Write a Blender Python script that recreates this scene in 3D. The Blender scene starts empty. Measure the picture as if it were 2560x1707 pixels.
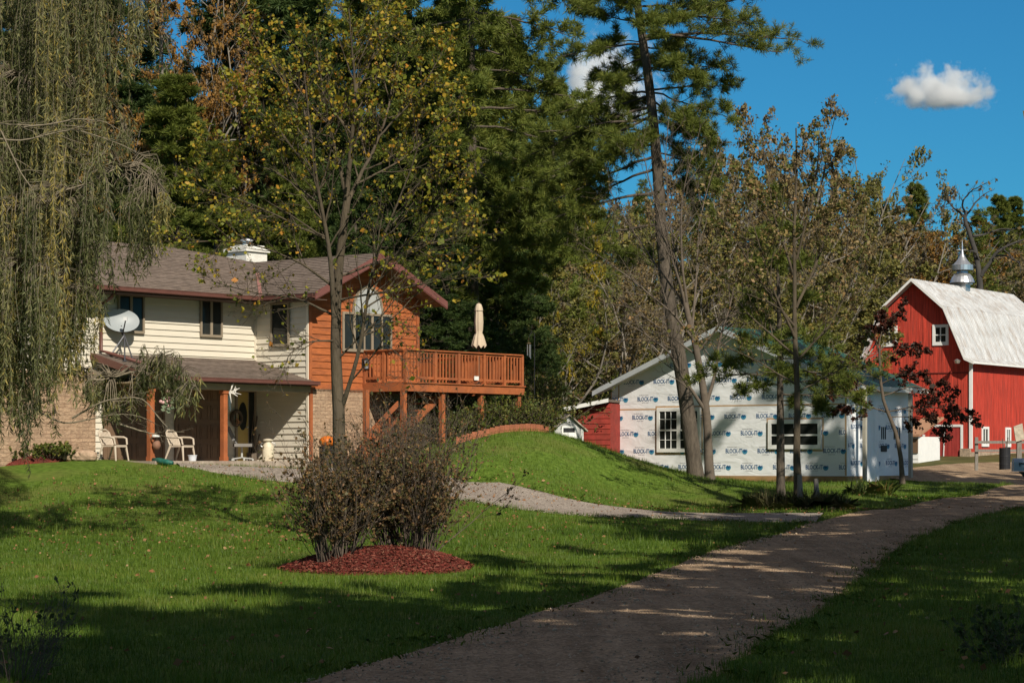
import bpy, math, random
import numpy as np
from mathutils import Vector, Matrix

# ------------------------------------------------------------------ camera, sky, sun, exposure
sc = bpy.context.scene
COL = sc.collection
EYE = 1.9            # camera height above the near ground
F = 6000.0           # focal length in photograph pixels (2560 wide)
HY = 1150.0          # eye level in the photograph
cam_d = bpy.data.cameras.new('camera')
cam = bpy.data.objects.new('camera', cam_d); COL.objects.link(cam)
cam_d.sensor_width = 36.0
cam_d.lens = F * 36.0 / 2560.0
cam_d.shift_y = (HY - 853.5) / 2560.0
cam_d.clip_start = 0.5; cam_d.clip_end = 9000
cam.location = (0, 0, EYE); cam.rotation_euler = (math.radians(90), 0, 0)
sc.camera = cam

SUN_EL = math.radians(38)
SUN_AZ = math.radians(24)        # to the right of straight behind the camera
sdir = Vector((math.sin(SUN_AZ)*math.cos(SUN_EL), -math.cos(SUN_AZ)*math.cos(SUN_EL), math.sin(SUN_EL)))
w = bpy.data.worlds.new('World'); sc.world = w; w.use_nodes = True
nt = w.node_tree; bg = nt.nodes['Background']
sky = nt.nodes.new('ShaderNodeTexSky'); sky.sky_type = 'NISHITA'; sky.sun_disc = False
sky.sun_elevation = SUN_EL
sky.sun_rotation = math.pi - SUN_AZ
sky.air_density = 1.0; sky.dust_density = 0.0; sky.ozone_density = 6.0
# low sky tinted deep blue, unseen upper sky warmed and brightened to lift the shade
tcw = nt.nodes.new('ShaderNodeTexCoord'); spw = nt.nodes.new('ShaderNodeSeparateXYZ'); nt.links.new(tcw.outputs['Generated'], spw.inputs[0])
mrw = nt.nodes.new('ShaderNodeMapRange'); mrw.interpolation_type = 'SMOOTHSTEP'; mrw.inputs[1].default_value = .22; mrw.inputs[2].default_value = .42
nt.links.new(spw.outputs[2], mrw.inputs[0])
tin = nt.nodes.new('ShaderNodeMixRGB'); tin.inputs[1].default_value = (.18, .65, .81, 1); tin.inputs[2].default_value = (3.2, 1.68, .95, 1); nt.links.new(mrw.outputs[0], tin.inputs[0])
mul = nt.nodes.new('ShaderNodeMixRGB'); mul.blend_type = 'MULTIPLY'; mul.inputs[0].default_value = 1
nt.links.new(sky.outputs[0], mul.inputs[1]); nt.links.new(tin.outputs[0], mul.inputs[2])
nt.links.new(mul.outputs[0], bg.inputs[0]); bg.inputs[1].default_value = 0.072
sl = bpy.data.lights.new('sun', 'SUN'); sl.energy = 4.5; sl.angle = math.radians(0.53); sl.color = (1.0, 0.93, 0.80)
so = bpy.data.objects.new('sun', sl); COL.objects.link(so)
so.rotation_euler = sdir.to_track_quat('Z', 'Y').to_euler(); so.location = sdir * 60
sc.view_settings.view_transform = 'Standard'; sc.view_settings.look = 'None'
sc.view_settings.exposure = 0.35; sc.view_settings.gamma = 1.0
sc.cycles.max_bounces = 14; sc.cycles.diffuse_bounces = 3; sc.cycles.glossy_bounces = 2
sc.cycles.transmission_bounces = 3; sc.cycles.volume_bounces = 14; sc.cycles.transparent_max_bounces = 6
sc.cycles.volume_max_steps = 256

# ------------------------------------------------------------------ helpers
def P(px, py, Y):
    return np.array([(px-1280.0)*Y/F, Y, EYE + (HY-py)*Y/F])
def srgb(h):
    h = h.lstrip('#'); c = [int(h[i:i+2], 16)/255 for i in (0, 2, 4)]
    return tuple(x/12.92 if x <= .04045 else ((x+.055)/1.055)**2.4 for x in c)

def mat(name, col, rough=.75, var=.18, scale=4.0, bump=0.0, bscale=30.0, metal=0.0, col2=None, stretch=(1,1,1), spec=.3, dirt=None, dscale=.6, detail=6):
    m = bpy.data.materials.new(name); m.use_nodes = True
    t = m.node_tree; N = t.nodes; L = t.links; b = N['Principled BSDF']
    b.inputs['Roughness'].default_value = rough; b.inputs['Metallic'].default_value = metal
    b.inputs['Specular IOR Level'].default_value = spec
    tc = N.new('ShaderNodeTexCoord'); mp = N.new('ShaderNodeMapping'); mp.inputs['Scale'].default_value = stretch
    L.new(tc.outputs['Object'], mp.inputs[0])
    nz = N.new('ShaderNodeTexNoise'); nz.inputs['Scale'].default_value = scale; nz.inputs['Detail'].default_value = detail
    nz.inputs['Roughness'].default_value = .65
    L.new(mp.outputs[0], nz.inputs['Vector'])
    r = N.new('ShaderNodeValToRGB')
    c1 = tuple(max(0, c*(1-var)) for c in col); c2 = tuple(min(1, c*(1+var)) for c in (col2 or col))
    r.color_ramp.elements[0].position = .3; r.color_ramp.elements[1].position = .7
    r.color_ramp.elements[0].color = (*c1, 1); r.color_ramp.elements[1].color = (*c2, 1)
    L.new(nz.outputs['Fac'], r.inputs[0]); out = r.outputs[0]
    if dirt:
        n2 = N.new('ShaderNodeTexNoise'); n2.inputs['Scale'].default_value = dscale; n2.inputs['Detail'].default_value = 8
        n2.inputs['Roughness'].default_value = .7
        L.new(mp.outputs[0], n2.inputs['Vector'])
        r2 = N.new('ShaderNodeValToRGB'); r2.color_ramp.elements[0].position = .48; r2.color_ramp.elements[1].position = .72
        r2.color_ramp.elements[0].color = (0, 0, 0, 1); r2.color_ramp.elements[1].color = (1, 1, 1, 1)
        L.new(n2.outputs['Fac'], r2.inputs[0])
        mx = N.new('ShaderNodeMixRGB'); L.new(r2.outputs[0], mx.inputs[0]); L.new(out, mx.inputs[1])
        mx.inputs[2].default_value = (*dirt, 1); out = mx.outputs[0]
    L.new(out, b.inputs['Base Color'])
    if bump:
        n3 = N.new('ShaderNodeTexNoise'); n3.inputs['Scale'].default_value = bscale; n3.inputs['Detail'].default_value = 5
        L.new(mp.outputs[0], n3.inputs['Vector'])
        bp = N.new('ShaderNodeBump'); bp.inputs['Strength'].default_value = bump; bp.inputs['Distance'].default_value = .03
        L.new(n3.outputs['Fac'], bp.inputs['Height']); L.new(bp.outputs[0], b.inputs['Normal'])
    return m

def leafmat(name, cols, rough=.55, trans=.3, spec=.25):
    """leaf colour picked per leaf by the mesh attribute 'rnd' (each leaf has its own colour)"""
    m = bpy.data.materials.new(name); m.use_nodes = True
    t = m.node_tree; N = t.nodes; L = t.links; b = N['Principled BSDF']
    at = N.new('ShaderNodeAttribute'); at.attribute_name = 'rnd'
    r = N.new('ShaderNodeValToRGB'); e = r.color_ramp.elements
    n = len(cols)
    e[0].position = 0; e[0].color = (*cols[0], 1)
    e[1].position = 1; e[1].color = (*cols[-1], 1)
    for i in range(1, n-1):
        x = e.new(i/(n-1)); x.color = (*cols[i], 1)
    L.new(at.outputs['Fac'], r.inputs[0]); L.new(r.outputs[0], b.inputs['Base Color'])
    b.inputs['Roughness'].default_value = rough; b.inputs['Specular IOR Level'].default_value = spec
    if trans:
        tr = N.new('ShaderNodeBsdfTranslucent'); L.new(r.outputs[0], tr.inputs[0])
        mx = N.new('ShaderNodeMixShader'); mx.inputs[0].default_value = trans
        L.new(b.outputs[0], mx.inputs[1]); L.new(tr.outputs[0], mx.inputs[2])
        L.new(mx.outputs[0], N['Material Output'].inputs[0])
    return m

ROOTLOC = {}
def tag(o, label=None, cat=None, group=None, kind=None):
    if label: o['label'] = label
    if cat: o['category'] = cat
    if group: o['group'] = group
    if kind: o['kind'] = kind
    return o
def thing(name, loc, label, cat, group=None):
    o = bpy.data.objects.new(name, None); COL.objects.link(o); o.empty_display_size = .2
    o.location = tuple(loc); ROOTLOC[o.name] = np.array(loc, float)
    return tag(o, label, cat, group)
def origin_of(parent):
    return ROOTLOC[parent.name] if parent is not None else np.zeros(3)

def npmesh(name, V, Fc, mats, parent=None, rnd=None, mi=None, smooth=False):
    """V (N,3), Fc (M,k) all same size, or list of arrays"""
    V = np.asarray(V, float); org = origin_of(parent)
    fl = Fc if isinstance(Fc, list) else [Fc]
    fl = [np.asarray(a, np.int32) for a in fl if len(a)]
    me = bpy.data.meshes.new(name)
    nl = sum(a.size for a in fl); nf = sum(len(a) for a in fl)
    me.vertices.add(len(V)); me.vertices.foreach_set('co', (V-org).astype(np.float32).ravel())
    me.loops.add(nl); me.polygons.add(nf)
    me.loops.foreach_set('vertex_index', np.concatenate([a.ravel() for a in fl]))
    tot = np.concatenate([np.full(len(a), a.shape[1], np.int32) for a in fl])
    me.polygons.foreach_set('loop_start', np.concatenate([[0], np.cumsum(tot)[:-1]]).astype(np.int32))
    if mi is not None: me.polygons.foreach_set('material_index', np.asarray(mi, np.int32))
    if smooth: me.polygons.foreach_set('use_smooth', np.ones(nf, bool))
    if rnd is not None:
        a = me.attributes.new('rnd', 'FLOAT', 'POINT'); a.data.foreach_set('value', np.asarray(rnd, np.float32))
    me.update(calc_edges=True); me.validate()
    for m in (mats if isinstance(mats, (list, tuple)) else [mats]): me.materials.append(m)
    o = bpy.data.objects.new(name, me); COL.objects.link(o)
    if parent is not None:
        o.parent = parent; ROOTLOC[o.name] = org
    else:
        ROOTLOC[o.name] = np.zeros(3)
    return o

class MB:
    def __init__(s): s.v = []; s.f = []; s.m = []
    def add(s, V, Fs, m=0):
        b = len(s.v); s.v += [tuple(map(float, x)) for x in V]
        for f in Fs: s.f.append(tuple(b+i for i in f)); s.m.append(m)
        return s
    def obox(s, o, a, b, c, m=0):
        o, a, b, c = (np.asarray(x, float) for x in (o, a, b, c))
        if np.dot(np.cross(a, b), c) < 0: o = o + a; a = -a
        V = [o, o+a, o+a+b, o+b, o+c, o+a+c, o+a+b+c, o+b+c]
        return s.add(V, [(3,2,1,0),(4,5,6,7),(0,1,5,4),(1,2,6,5),(2,3,7,6),(3,0,4,7)], m)
    def cbox(s, c, sx, sy, sz, rz=0, m=0):
        ca, sa = math.cos(rz), math.sin(rz); ax = np.array([ca, sa, 0])*sx; ay = np.array([-sa, ca, 0])*sy; az = np.array([0, 0, sz])
        return s.obox(np.asarray(c)-(ax+ay+az)/2, ax, ay, az, m)
    def bar(s, a, b, wd, hg, up=(0,0,1), m=0):
        a = np.asarray(a, float); b = np.asarray(b, float); d = b-a
        x = np.cross(d, up); x = x/np.linalg.norm(x)*wd; y = np.cross(x, d); y = y/np.linalg.norm(y)*hg
        return s.obox(a-(x+y)/2, x, y, d, m)
    def tube(s, pts, rad, n=8, m=0, cap=True):
        pts = [np.asarray(p, float) for p in pts]
        if np.isscalar(rad): rad = [rad]*len(pts)
        rings = []; px = None
        for i, p in enumerate(pts):
            t = pts[min(i+1, len(pts)-1)] - pts[max(i-1, 0)]; t = t/(np.linalg.norm(t)+1e-9)
            if px is None:
                h = np.array([0, 0, 1.]) if abs(t[2]) < .9 else np.array([1., 0, 0]); px = np.cross(h, t)
            px = px - t*np.dot(px, t); px /= np.linalg.norm(px); py = np.cross(t, px)
            rings.append([p + rad[i]*(math.cos(2*math.pi*k/n)*px + math.sin(2*math.pi*k/n)*py) for k in range(n)])
        V = [v for r in rings for v in r]; Fs = []
        for i in range(len(pts)-1):
            for k in range(n): Fs.append((i*n+k, i*n+(k+1) % n, (i+1)*n+(k+1) % n, (i+1)*n+k))
        if cap: Fs += [tuple(range(n-1, -1, -1)), tuple(range((len(pts)-1)*n, len(pts)*n))]
        return s.add(V, Fs, m)
    def lathe(s, prof, c, n=16, m=0, ax=None):
        V = []; Fs = []; c = np.asarray(c, float)
        for r, z in prof:
            for k in range(n):
                a = 2*math.pi*k/n; q = np.array([r*math.cos(a), r*math.sin(a), z])
                if ax is not None: q = np.array(ax) @ q
                V.append(c+q)
        for i in range(len(prof)-1):
            for k in range(n): Fs.append((i*n+k, i*n+(k+1) % n, (i+1)*n+(k+1) % n, (i+1)*n+k))
        return s.add(V, Fs, m)
    def prism(s, poly, off, m=0):
        """poly: list of 3D points (planar), extruded by vector off"""
        n = len(poly); poly = [np.asarray(p, float) for p in poly]; off = np.asarray(off, float)
        nr = np.zeros(3)
        for i in range(n): nr += np.cross(poly[i], poly[(i+1) % n])
        if np.dot(nr, off) > 0: poly = poly[::-1]
        V = poly + [p+off for p in poly]
        Fs = [tuple(range(n)), tuple(range(2*n-1, n-1, -1))] + [((i+1) % n, i, n+i, n+(i+1) % n) for i in range(n)]
        return s.add(V, Fs, m)
    def build(s, name, mats, parent=None, smooth=False):
        org = origin_of(parent)
        me = bpy.data.meshes.new(name)
        me.from_pydata([(x-org[0], y-org[1], z-org[2]) for x, y, z in s.v], [], s.f)
        for m in (mats if isinstance(mats, (list, tuple)) else [mats]): me.materials.append(m)
        me.polygons.foreach_set('material_index', s.m)
        if smooth: me.polygons.foreach_set('use_smooth', [True]*len(s.f))
        me.update()
        o = bpy.data.objects.new(name, me); COL.objects.link(o)
        if parent is not None: o.parent = parent
        ROOTLOC[o.name] = org
        return o

def xspan(poly, v):
    xs = []
    n = len(poly)
    for i in range(n):
        (x0, y0), (x1, y1) = poly[i], poly[(i+1) % n]
        if (y0 <= v <= y1) or (y1 <= v <= y0):
            if abs(y1-y0) < 1e-9: xs += [x0, x1]
            else: xs.append(x0+(x1-x0)*(v-y0)/(y1-y0))
    return (min(xs), max(xs)) if xs else None
def siding(mb, poly, O, U, V, Nn, course, lip, m=0, jit=0.0, rng=None):
    """lapped courses over a convex polygon given in (u,v); each course is a tilted face over a small ledge"""
    O, U, V, Nn = (np.asarray(x, float) for x in (O, U, V, Nn))
    v0 = min(p[1] for p in poly); v1 = max(p[1] for p in poly); a = v0
    ys = sorted(set([p[1] for p in poly]))
    while a < v1-1e-4:
        b = min(a+course, v1)
        cuts = [a] + [y for y in ys if a+1e-4 < y < b-1e-4] + [b]
        lp = lip*(1+(jit*(rng.random()-.5) if rng else 0))
        for c, d in zip(cuts[:-1], cuts[1:]):
            s0 = xspan(poly, c+1e-6); s1 = xspan(poly, d-1e-6)
            if not s0 or not s1: continue
            fc = lp*(1-(c-a)/course)+.002; fd = lp*(1-(d-a)/course)+.002
            mb.add([O+U*s0[0]+V*c+Nn*fc, O+U*s0[1]+V*c+Nn*fc, O+U*s1[1]+V*d+Nn*fd, O+U*s1[0]+V*d+Nn*fd], [(0,1,2,3)], m)
            if c == a:
                mb.add([O+U*s0[0]+V*c, O+U*s0[1]+V*c, O+U*s0[1]+V*c+Nn*fc, O+U*s0[0]+V*c+Nn*fc], [(0,1,2,3)], m)
        a = b

class Fr:
    """upright frame: u to the viewer's right along a wall, n out of the wall, z up (absolute)"""
    def __init__(s, O, ang_deg, n0=0.0):
        a = math.radians(ang_deg); s.d = np.array([math.cos(a), math.sin(a)]); s.n = np.array([math.sin(a), -math.cos(a)])
        s.O = np.array(O[:2], float) + s.n*n0
        s.D = np.array([*s.d, 0]); s.N = np.array([*s.n, 0]); s.Z = np.array([0, 0, 1.])
    def pt(s, u, n, z):
        q = s.O + s.d*u + s.n*n; return np.array([q[0], q[1], z])
    def u(s, px, n=0.0):
        k = (px-1280)/F; q = s.O + s.n*n
        return (k*q[1]-q[0])/(s.d[0]-k*s.d[1])
    def z(s, px, py, n=0.0):
        u = s.u(px, n); Y = (s.O + s.d*u + s.n*n)[1]; return EYE + (HY-py)*Y/F
    def box(s, mb, u0, u1, n0, n1, z0, z1, m=0):
        mb.obox(s.pt(u0, n0, z0), s.D*(u1-u0), s.N*(n1-n0), s.Z*(z1-z0), m)
    def shifted(s, n): 
        f = Fr.__new__(Fr); f.__dict__.update(s.__dict__); f.O = s.O + s.n*n; return f

def smooth01(t):
    t = np.clip(t, 0, 1); return t*t*(3-2*t)

# ------------------------------------------------------------------ common materials
M = {}
M['cream'] = mat('cream_vinyl', (.61,.555,.455), .6, .05, 2, stretch=(1,1,6))
M['orange'] = mat('stained_cedar', (.36,.105,.032), .75, .3, 4, .2, 60, stretch=(1,1,7), dirt=(.22,.07,.03), dscale=1.2)
M['orange_trim'] = mat('stained_lumber', (.35,.105,.036), .7, .25, 6, .15, 50, dirt=(.20,.07,.035), dscale=1.5)
M['shingle'] = mat('brown_shingles', (.172,.132,.106), .9, .35, 5, .5, 50, stretch=(1,1,4), dirt=(.10,.075,.06), dscale=3)
M['gutter'] = mat('rust_brown_gutter', (.125,.052,.040), .45, .12, 3)
M['soffit'] = mat('dark_soffit', (.10,.065,.05), .7, .1)
M['stone'] = mat('tan_stone_veneer', (.40,.28,.19), .9, .35, 9, .6, 14, stretch=(1,1,2.2), dirt=(.27,.17,.11), dscale=5)
def add_bricks(m, ang, bw, bh, mortar):
    """courses of stones along a wall standing at this angle, over the material's own colours"""
    t = m.node_tree; N = t.nodes; L = t.links; b = N['Principled BSDF']
    tc = N.new('ShaderNodeTexCoord'); rot = N.new('ShaderNodeMapping'); rot.vector_type = 'TEXTURE'; rot.inputs['Rotation'].default_value = (0, 0, math.radians(ang)); L.new(tc.outputs['Object'], rot.inputs[0])
    sp = N.new('ShaderNodeSeparateXYZ'); L.new(rot.outputs[0], sp.inputs[0]); cb = N.new('ShaderNodeCombineXYZ'); L.new(sp.outputs[0], cb.inputs[0]); L.new(sp.outputs[2], cb.inputs[1])
    br = N.new('ShaderNodeTexBrick'); br.inputs['Scale'].default_value = 1; br.inputs['Brick Width'].default_value = bw; br.inputs['Row Height'].default_value = bh; br.inputs['Mortar Size'].default_value = .012; br.inputs['Mortar Smooth'].default_value = .3
    br.inputs['Color1'].default_value = (1.06,1.04,1.0,1); br.inputs['Color2'].default_value = (.82,.80,.78,1); br.inputs['Mortar'].default_value = (*mortar, 1); L.new(cb.outputs[0], br.inputs['Vector'])
    src = b.inputs['Base Color'].links[0].from_socket; mx = N.new('ShaderNodeMixRGB'); mx.blend_type = 'MULTIPLY'; mx.inputs[0].default_value = 1; L.new(src, mx.inputs[1]); L.new(br.outputs['Color'], mx.inputs[2]); L.new(mx.outputs[0], b.inputs['Base Color'])
add_bricks(M['stone'], 50, .42, .105, (.66,.63,.6))
M['white'] = mat('white_paint', (.74,.73,.70), .55, .06, 3)
M['glass'] = mat('window_glass', (.020,.022,.020), .08, .3, 2, spec=.28)
M['tanframe'] = mat('tan_window_frame', (.26,.21,.15), .5, .08)
M['browndoor'] = mat('brown_door_paint', (.16,.10,.062), .5, .1)
M['concrete'] = mat('worn_concrete', (.36,.29,.235), .9, .2, 6, .3, 40, dirt=(.24,.17,.13), dscale=1.2)
M['barnred'] = mat('barn_red_boards', (.45,.047,.027), .8, .5, 2.4, .25, 40, stretch=(5,5,.3), dirt=(.25,.04,.028), dscale=1.3)
M['tin'] = mat('weathered_white_tin', (.55,.55,.55), .5, .2, 1.6, .05, 20, stretch=(1.6,1.6,.35), dirt=(.36,.30,.25), dscale=1.3, spec=.4)
M['silver'] = mat('galvanised_metal', (.66,.66,.66), .3, .1, 6, metal=.85)
M['black'] = mat('black_plastic', (.018,.018,.02), .5, .2)
M['greywood'] = mat('weathered_grey_wood', (.20,.18,.155), .9, .3, 6, .4, 40, stretch=(3,3,.6))
M['bark'] = mat('grey_brown_bark', (.088,.070,.053), .95, .45, 9, .9, 26, stretch=(1,1,.28))
M['barkmaple'] = mat('maple_bark', (.08,.062,.040), .95, .5, 6, .7, 24, stretch=(1,1,.3), dirt=(.075,.06,.045), dscale=3)
M['twig'] = mat('twig_bark', (.115,.09,.068), .9, .25, 5)
M['greytwig'] = mat('grey_twig_bark', (.20,.175,.145), .9, .3, 5)
M['darktwig'] = mat('dark_twig_bark', (.10,.076,.056), .9, .25, 5)
M['tan_plastic'] = mat('beige_plastic', (.50,.42,.33), .45, .04)
# ------------------------------------------------------------------ terrain
ctl = []
def G(px, py, Y): p = P(px, py, Y); ctl.append(p)
def Gw(x, y, z): ctl.append(np.array([x, y, z], float))
for x in (-40, -15, 0, 15, 40):
    for y in (-25, -5, 10): Gw(x, y, 0)
for px in (-500, 400, 1280, 2100, 3000):
    Gw((px-1280)*20.5/F, 20.5, 0.0); Gw((px-1280)*32/F, 32, .02)
    Gw((px-1280)*42/F, 42, .10)
G(0,1330,52); G(0,1250,60); G(0,1152,66.5); G(-500,1330,52); G(-500,1150,67); G(400,1330,52)
G(240,1154,65.2); G(420,1162,65.5); G(330,1200,62.5)
G(500,1250,59); G(760,1330,51); G(760,1225,62); G(600,1170,66); G(700,1172,67); G(780,1172,68)
for x, y in ((-11,70), (-8,74), (-14,74), (-6,76), (-20,74)): Gw(x, y, 1.84)
G(850,1180,66.5); G(960,1160,67.5); G(860,1175,71)
G(1165,1262,61); G(1165,1212,66.3); G(1400,1290,60); G(1400,1262,63); G(1700,1301,59.5); G(2000,1306,60)
G(1060,1240,62); G(1000,1330,51); G(1280,1330,51); G(1600,1345,50); G(1900,1340,54)
G(2300,1275,66); G(2500,1238,78); G(2700,1222,90); G(2560,1200,100); G(2500,1300,57); G(2570,1287,60); G(2900,1280,60)
G(1560,1262,66); G(1850,1272,66); G(2050,1277,68)
G(1527,1200,101.5); G(1700,1213,95); G(1880,1213,95); G(2100,1213,94); G(2280,1203,97); G(1740,1208,81); G(1950,1240,71); G(1995,1266,67); G(2240,1205,85)
G(2120,1240,72); G(2280,1171,139); G(2425,1168,138); G(2560,1172,125); G(2800,1165,130); G(2200,1183,110); G(2400,1185,112)
G(2160,1165,145); G(2700,1150,150); G(1900,1185,112); G(1500,1180,115)
G(1150,1122,70); G(1300,1086,72); G(1400,1088,74); G(1470,1108,75); G(1530,1134,76); G(1600,1158,77.5); G(1660,1180,79)
G(1200,1155,67); G(1300,1205,65.5); G(1300,1150,68.5); G(1420,1205,67.5); G(1500,1205,70); G(1400,1140,70)
G(1100,1090,77); G(1250,1070,79); G(1350,1075,80); G(1000,1100,79); G(1400,1085,90); G(1450,1110,84); G(900,1120,88); G(1480,1130,90)
for x in (-30, -18, -6): Gw(x, 92, 3.0)
for x in (2, 8): Gw(x, 104, 2.3)
for x in (-45, -30): Gw(x, 60, 1.0)
for x in (24, 34, 46): Gw(x, 45, .5); Gw(x, 75, 1.0); Gw(x, 110, 1.5)
for x in (-45, -20, 0, 20, 45): Gw(x, 152, 2.6)
ctl = np.array(ctl)
def _phi(r2): return np.where(r2 > 1e-9, .5*r2*np.log(np.maximum(r2, 1e-9)), 0)
_c = ctl[:, :2]/30.0; _n = len(_c)
_r2 = ((_c[:, None]-_c[None])**2).sum(-1)
_A = np.zeros((_n+3, _n+3)); _A[:_n, :_n] = _phi(_r2) + np.eye(_n)*.00025
_A[:_n, _n] = 1; _A[:_n, _n+1:] = _c; _A[_n, :_n] = 1; _A[_n+1:, :_n] = _c.T
_w = np.linalg.solve(_A, np.concatenate([ctl[:, 2], [0, 0, 0]]))
def tps(x, y):
    q = np.stack([np.ravel(x), np.ravel(y)], -1)/30.0; out = np.empty(len(q))
    for i in range(0, len(q), 20000):
        c = q[i:i+20000]; r2 = ((c[:, None]-_c[None])**2).sum(-1)
        out[i:i+20000] = _phi(r2) @ _w[:_n] + _w[_n] + c @ _w[_n+1:]
    return out.reshape(np.shape(x))
def hill(x, y):
    t = smooth01((y-(150+.15*np.asarray(x)))/170)
    return 2.4 + 22*t + 16*smooth01((y-300)/300) + 7*smooth01((-np.asarray(x)-2)/30)*smooth01((y-92)/40)
def h_exact(x, y):
    x = np.asarray(x, float); y = np.asarray(y, float)
    k = np.maximum(smooth01((y-118)/32), np.maximum(smooth01((np.abs(x)-42)/14), smooth01((-y-18)/10)))
    far = np.where(y > 60, hill(x, y)*smooth01((y-60)/70) + (1-smooth01((y-60)/70))*.6, np.maximum(0, .02*(y-10)))
    return tps(np.clip(x, -60, 60), np.clip(y, -30, 160))*(1-k) + far*k
def axis(segs):
    out = []
    for a, b, s in segs: out += list(np.arange(a, b-1e-6, s))
    return np.array(out + [segs[-1][1]])
XS = axis([(-900,-200,100), (-200,-60,10), (-60,-20,2), (-20,26,.4), (26,60,2), (60,200,10), (200,900,100)])
YS = axis([(-60,-10,5), (-10,16,2), (16,84,.4), (84,150,1), (150,320,5), (320,900,40)])
XX, YY = np.meshgrid(XS, YS); ZZ = h_exact(XX, YY)
ZZ = ZZ + np.where((YY > 16) & (YY < 84), .012*np.sin(XX*2.1+np.sin(YY*1.3)*2)*np.sin(YY*1.7+1.1*np.sin(XX*.9)), 0)
def hh(x, y):
    """terrain height, bilinear in the same grid the ground is meshed on"""
    x = np.asarray(x, float); y = np.asarray(y, float)
    i = np.clip(np.searchsorted(XS, x)-1, 0, len(XS)-2); j = np.clip(np.searchsorted(YS, y)-1, 0, len(YS)-2)
    tx = (x-XS[i])/(XS[i+1]-XS[i]); ty = (y-YS[j])/(YS[j+1]-YS[j])
    return ZZ[j, i]*(1-tx)*(1-ty)+ZZ[j, i+1]*tx*(1-ty)+ZZ[j+1, i]*(1-tx)*ty+ZZ[j+1, i+1]*tx*ty
def grid_faces(nr, nc):
    a = np.arange(nr*nc).reshape(nr, nc)
    return np.stack([a[:-1, :-1], a[:-1, 1:], a[1:, 1:], a[1:, :-1]], -1).reshape(-1, 4)

def ground_mat():
    m = bpy.data.materials.new('lawn_soil'); m.use_nodes = True
    t = m.node_tree; N = t.nodes; L = t.links; b = N['Principled BSDF']; b.inputs['Roughness'].default_value = .95; b.inputs['Specular IOR Level'].default_value = .1
    g = N.new('ShaderNodeNewGeometry')
    def noise(s, d=6):
        n = N.new('ShaderNodeTexNoise'); n.inputs['Scale'].default_value = s; n.inputs['Detail'].default_value = d
        L.new(g.outputs['Position'], n.inputs['Vector']); return n
    def ramp(src, p0, c0, p1, c1):
        r = N.new('ShaderNodeValToRGB'); r.color_ramp.elements[0].position = p0; r.color_ramp.elements[1].position = p1
        r.color_ramp.elements[0].color = (*c0, 1); r.color_ramp.elements[1].color = (*c1, 1); L.new(src, r.inputs[0]); return r
    lawn = ramp(noise(6, 10).outputs['Fac'], .35, (.055,.095,.011), .68, (.11,.17,.024))
    dry = ramp(noise(.55, 8).outputs['Fac'], .48, (0,0,0), .68, (.75,.75,.75))
    mx = N.new('ShaderNodeMixRGB'); L.new(dry.outputs[0], mx.inputs[0]); L.new(lawn.outputs[0], mx.inputs[1]); mx.inputs[2].default_value = (.13,.13,.035,1)
    wood = ramp(noise(.8, 10).outputs['Fac'], .4, (.06,.045,.025), .65, (.12,.085,.04))
    sp = N.new('ShaderNodeSeparateXYZ'); L.new(g.outputs['Position'], sp.inputs[0])
    mr = N.new('ShaderNodeMapRange'); mr.inputs[1].default_value = 86; mr.inputs[2].default_value = 150; L.new(sp.outputs[1], mr.inputs[0])
    m2 = N.new('ShaderNodeMixRGB'); L.new(mr.outputs[0], m2.inputs[0]); L.new(mx.outputs[0], m2.inputs[1]); L.new(wood.outputs[0], m2.inputs[2])
    L.new(m2.outputs[0], b.inputs['Base Color'])
    bp = N.new('ShaderNodeBump'); bp.inputs['Strength'].default_value = .6; bp.inputs['Distance'].default_value = .04
    L.new(noise(25, 4).outputs['Fac'], bp.inputs['Height']); L.new(bp.outputs[0], b.inputs['Normal'])
    return m
V = np.stack([XX, YY, ZZ], -1).reshape(-1, 3)
tag(npmesh('ground', V, grid_faces(*XX.shape), ground_mat(), smooth=True), 'green autumn lawn rising to the house and the wooded hill', 'ground', kind='structure')

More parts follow.
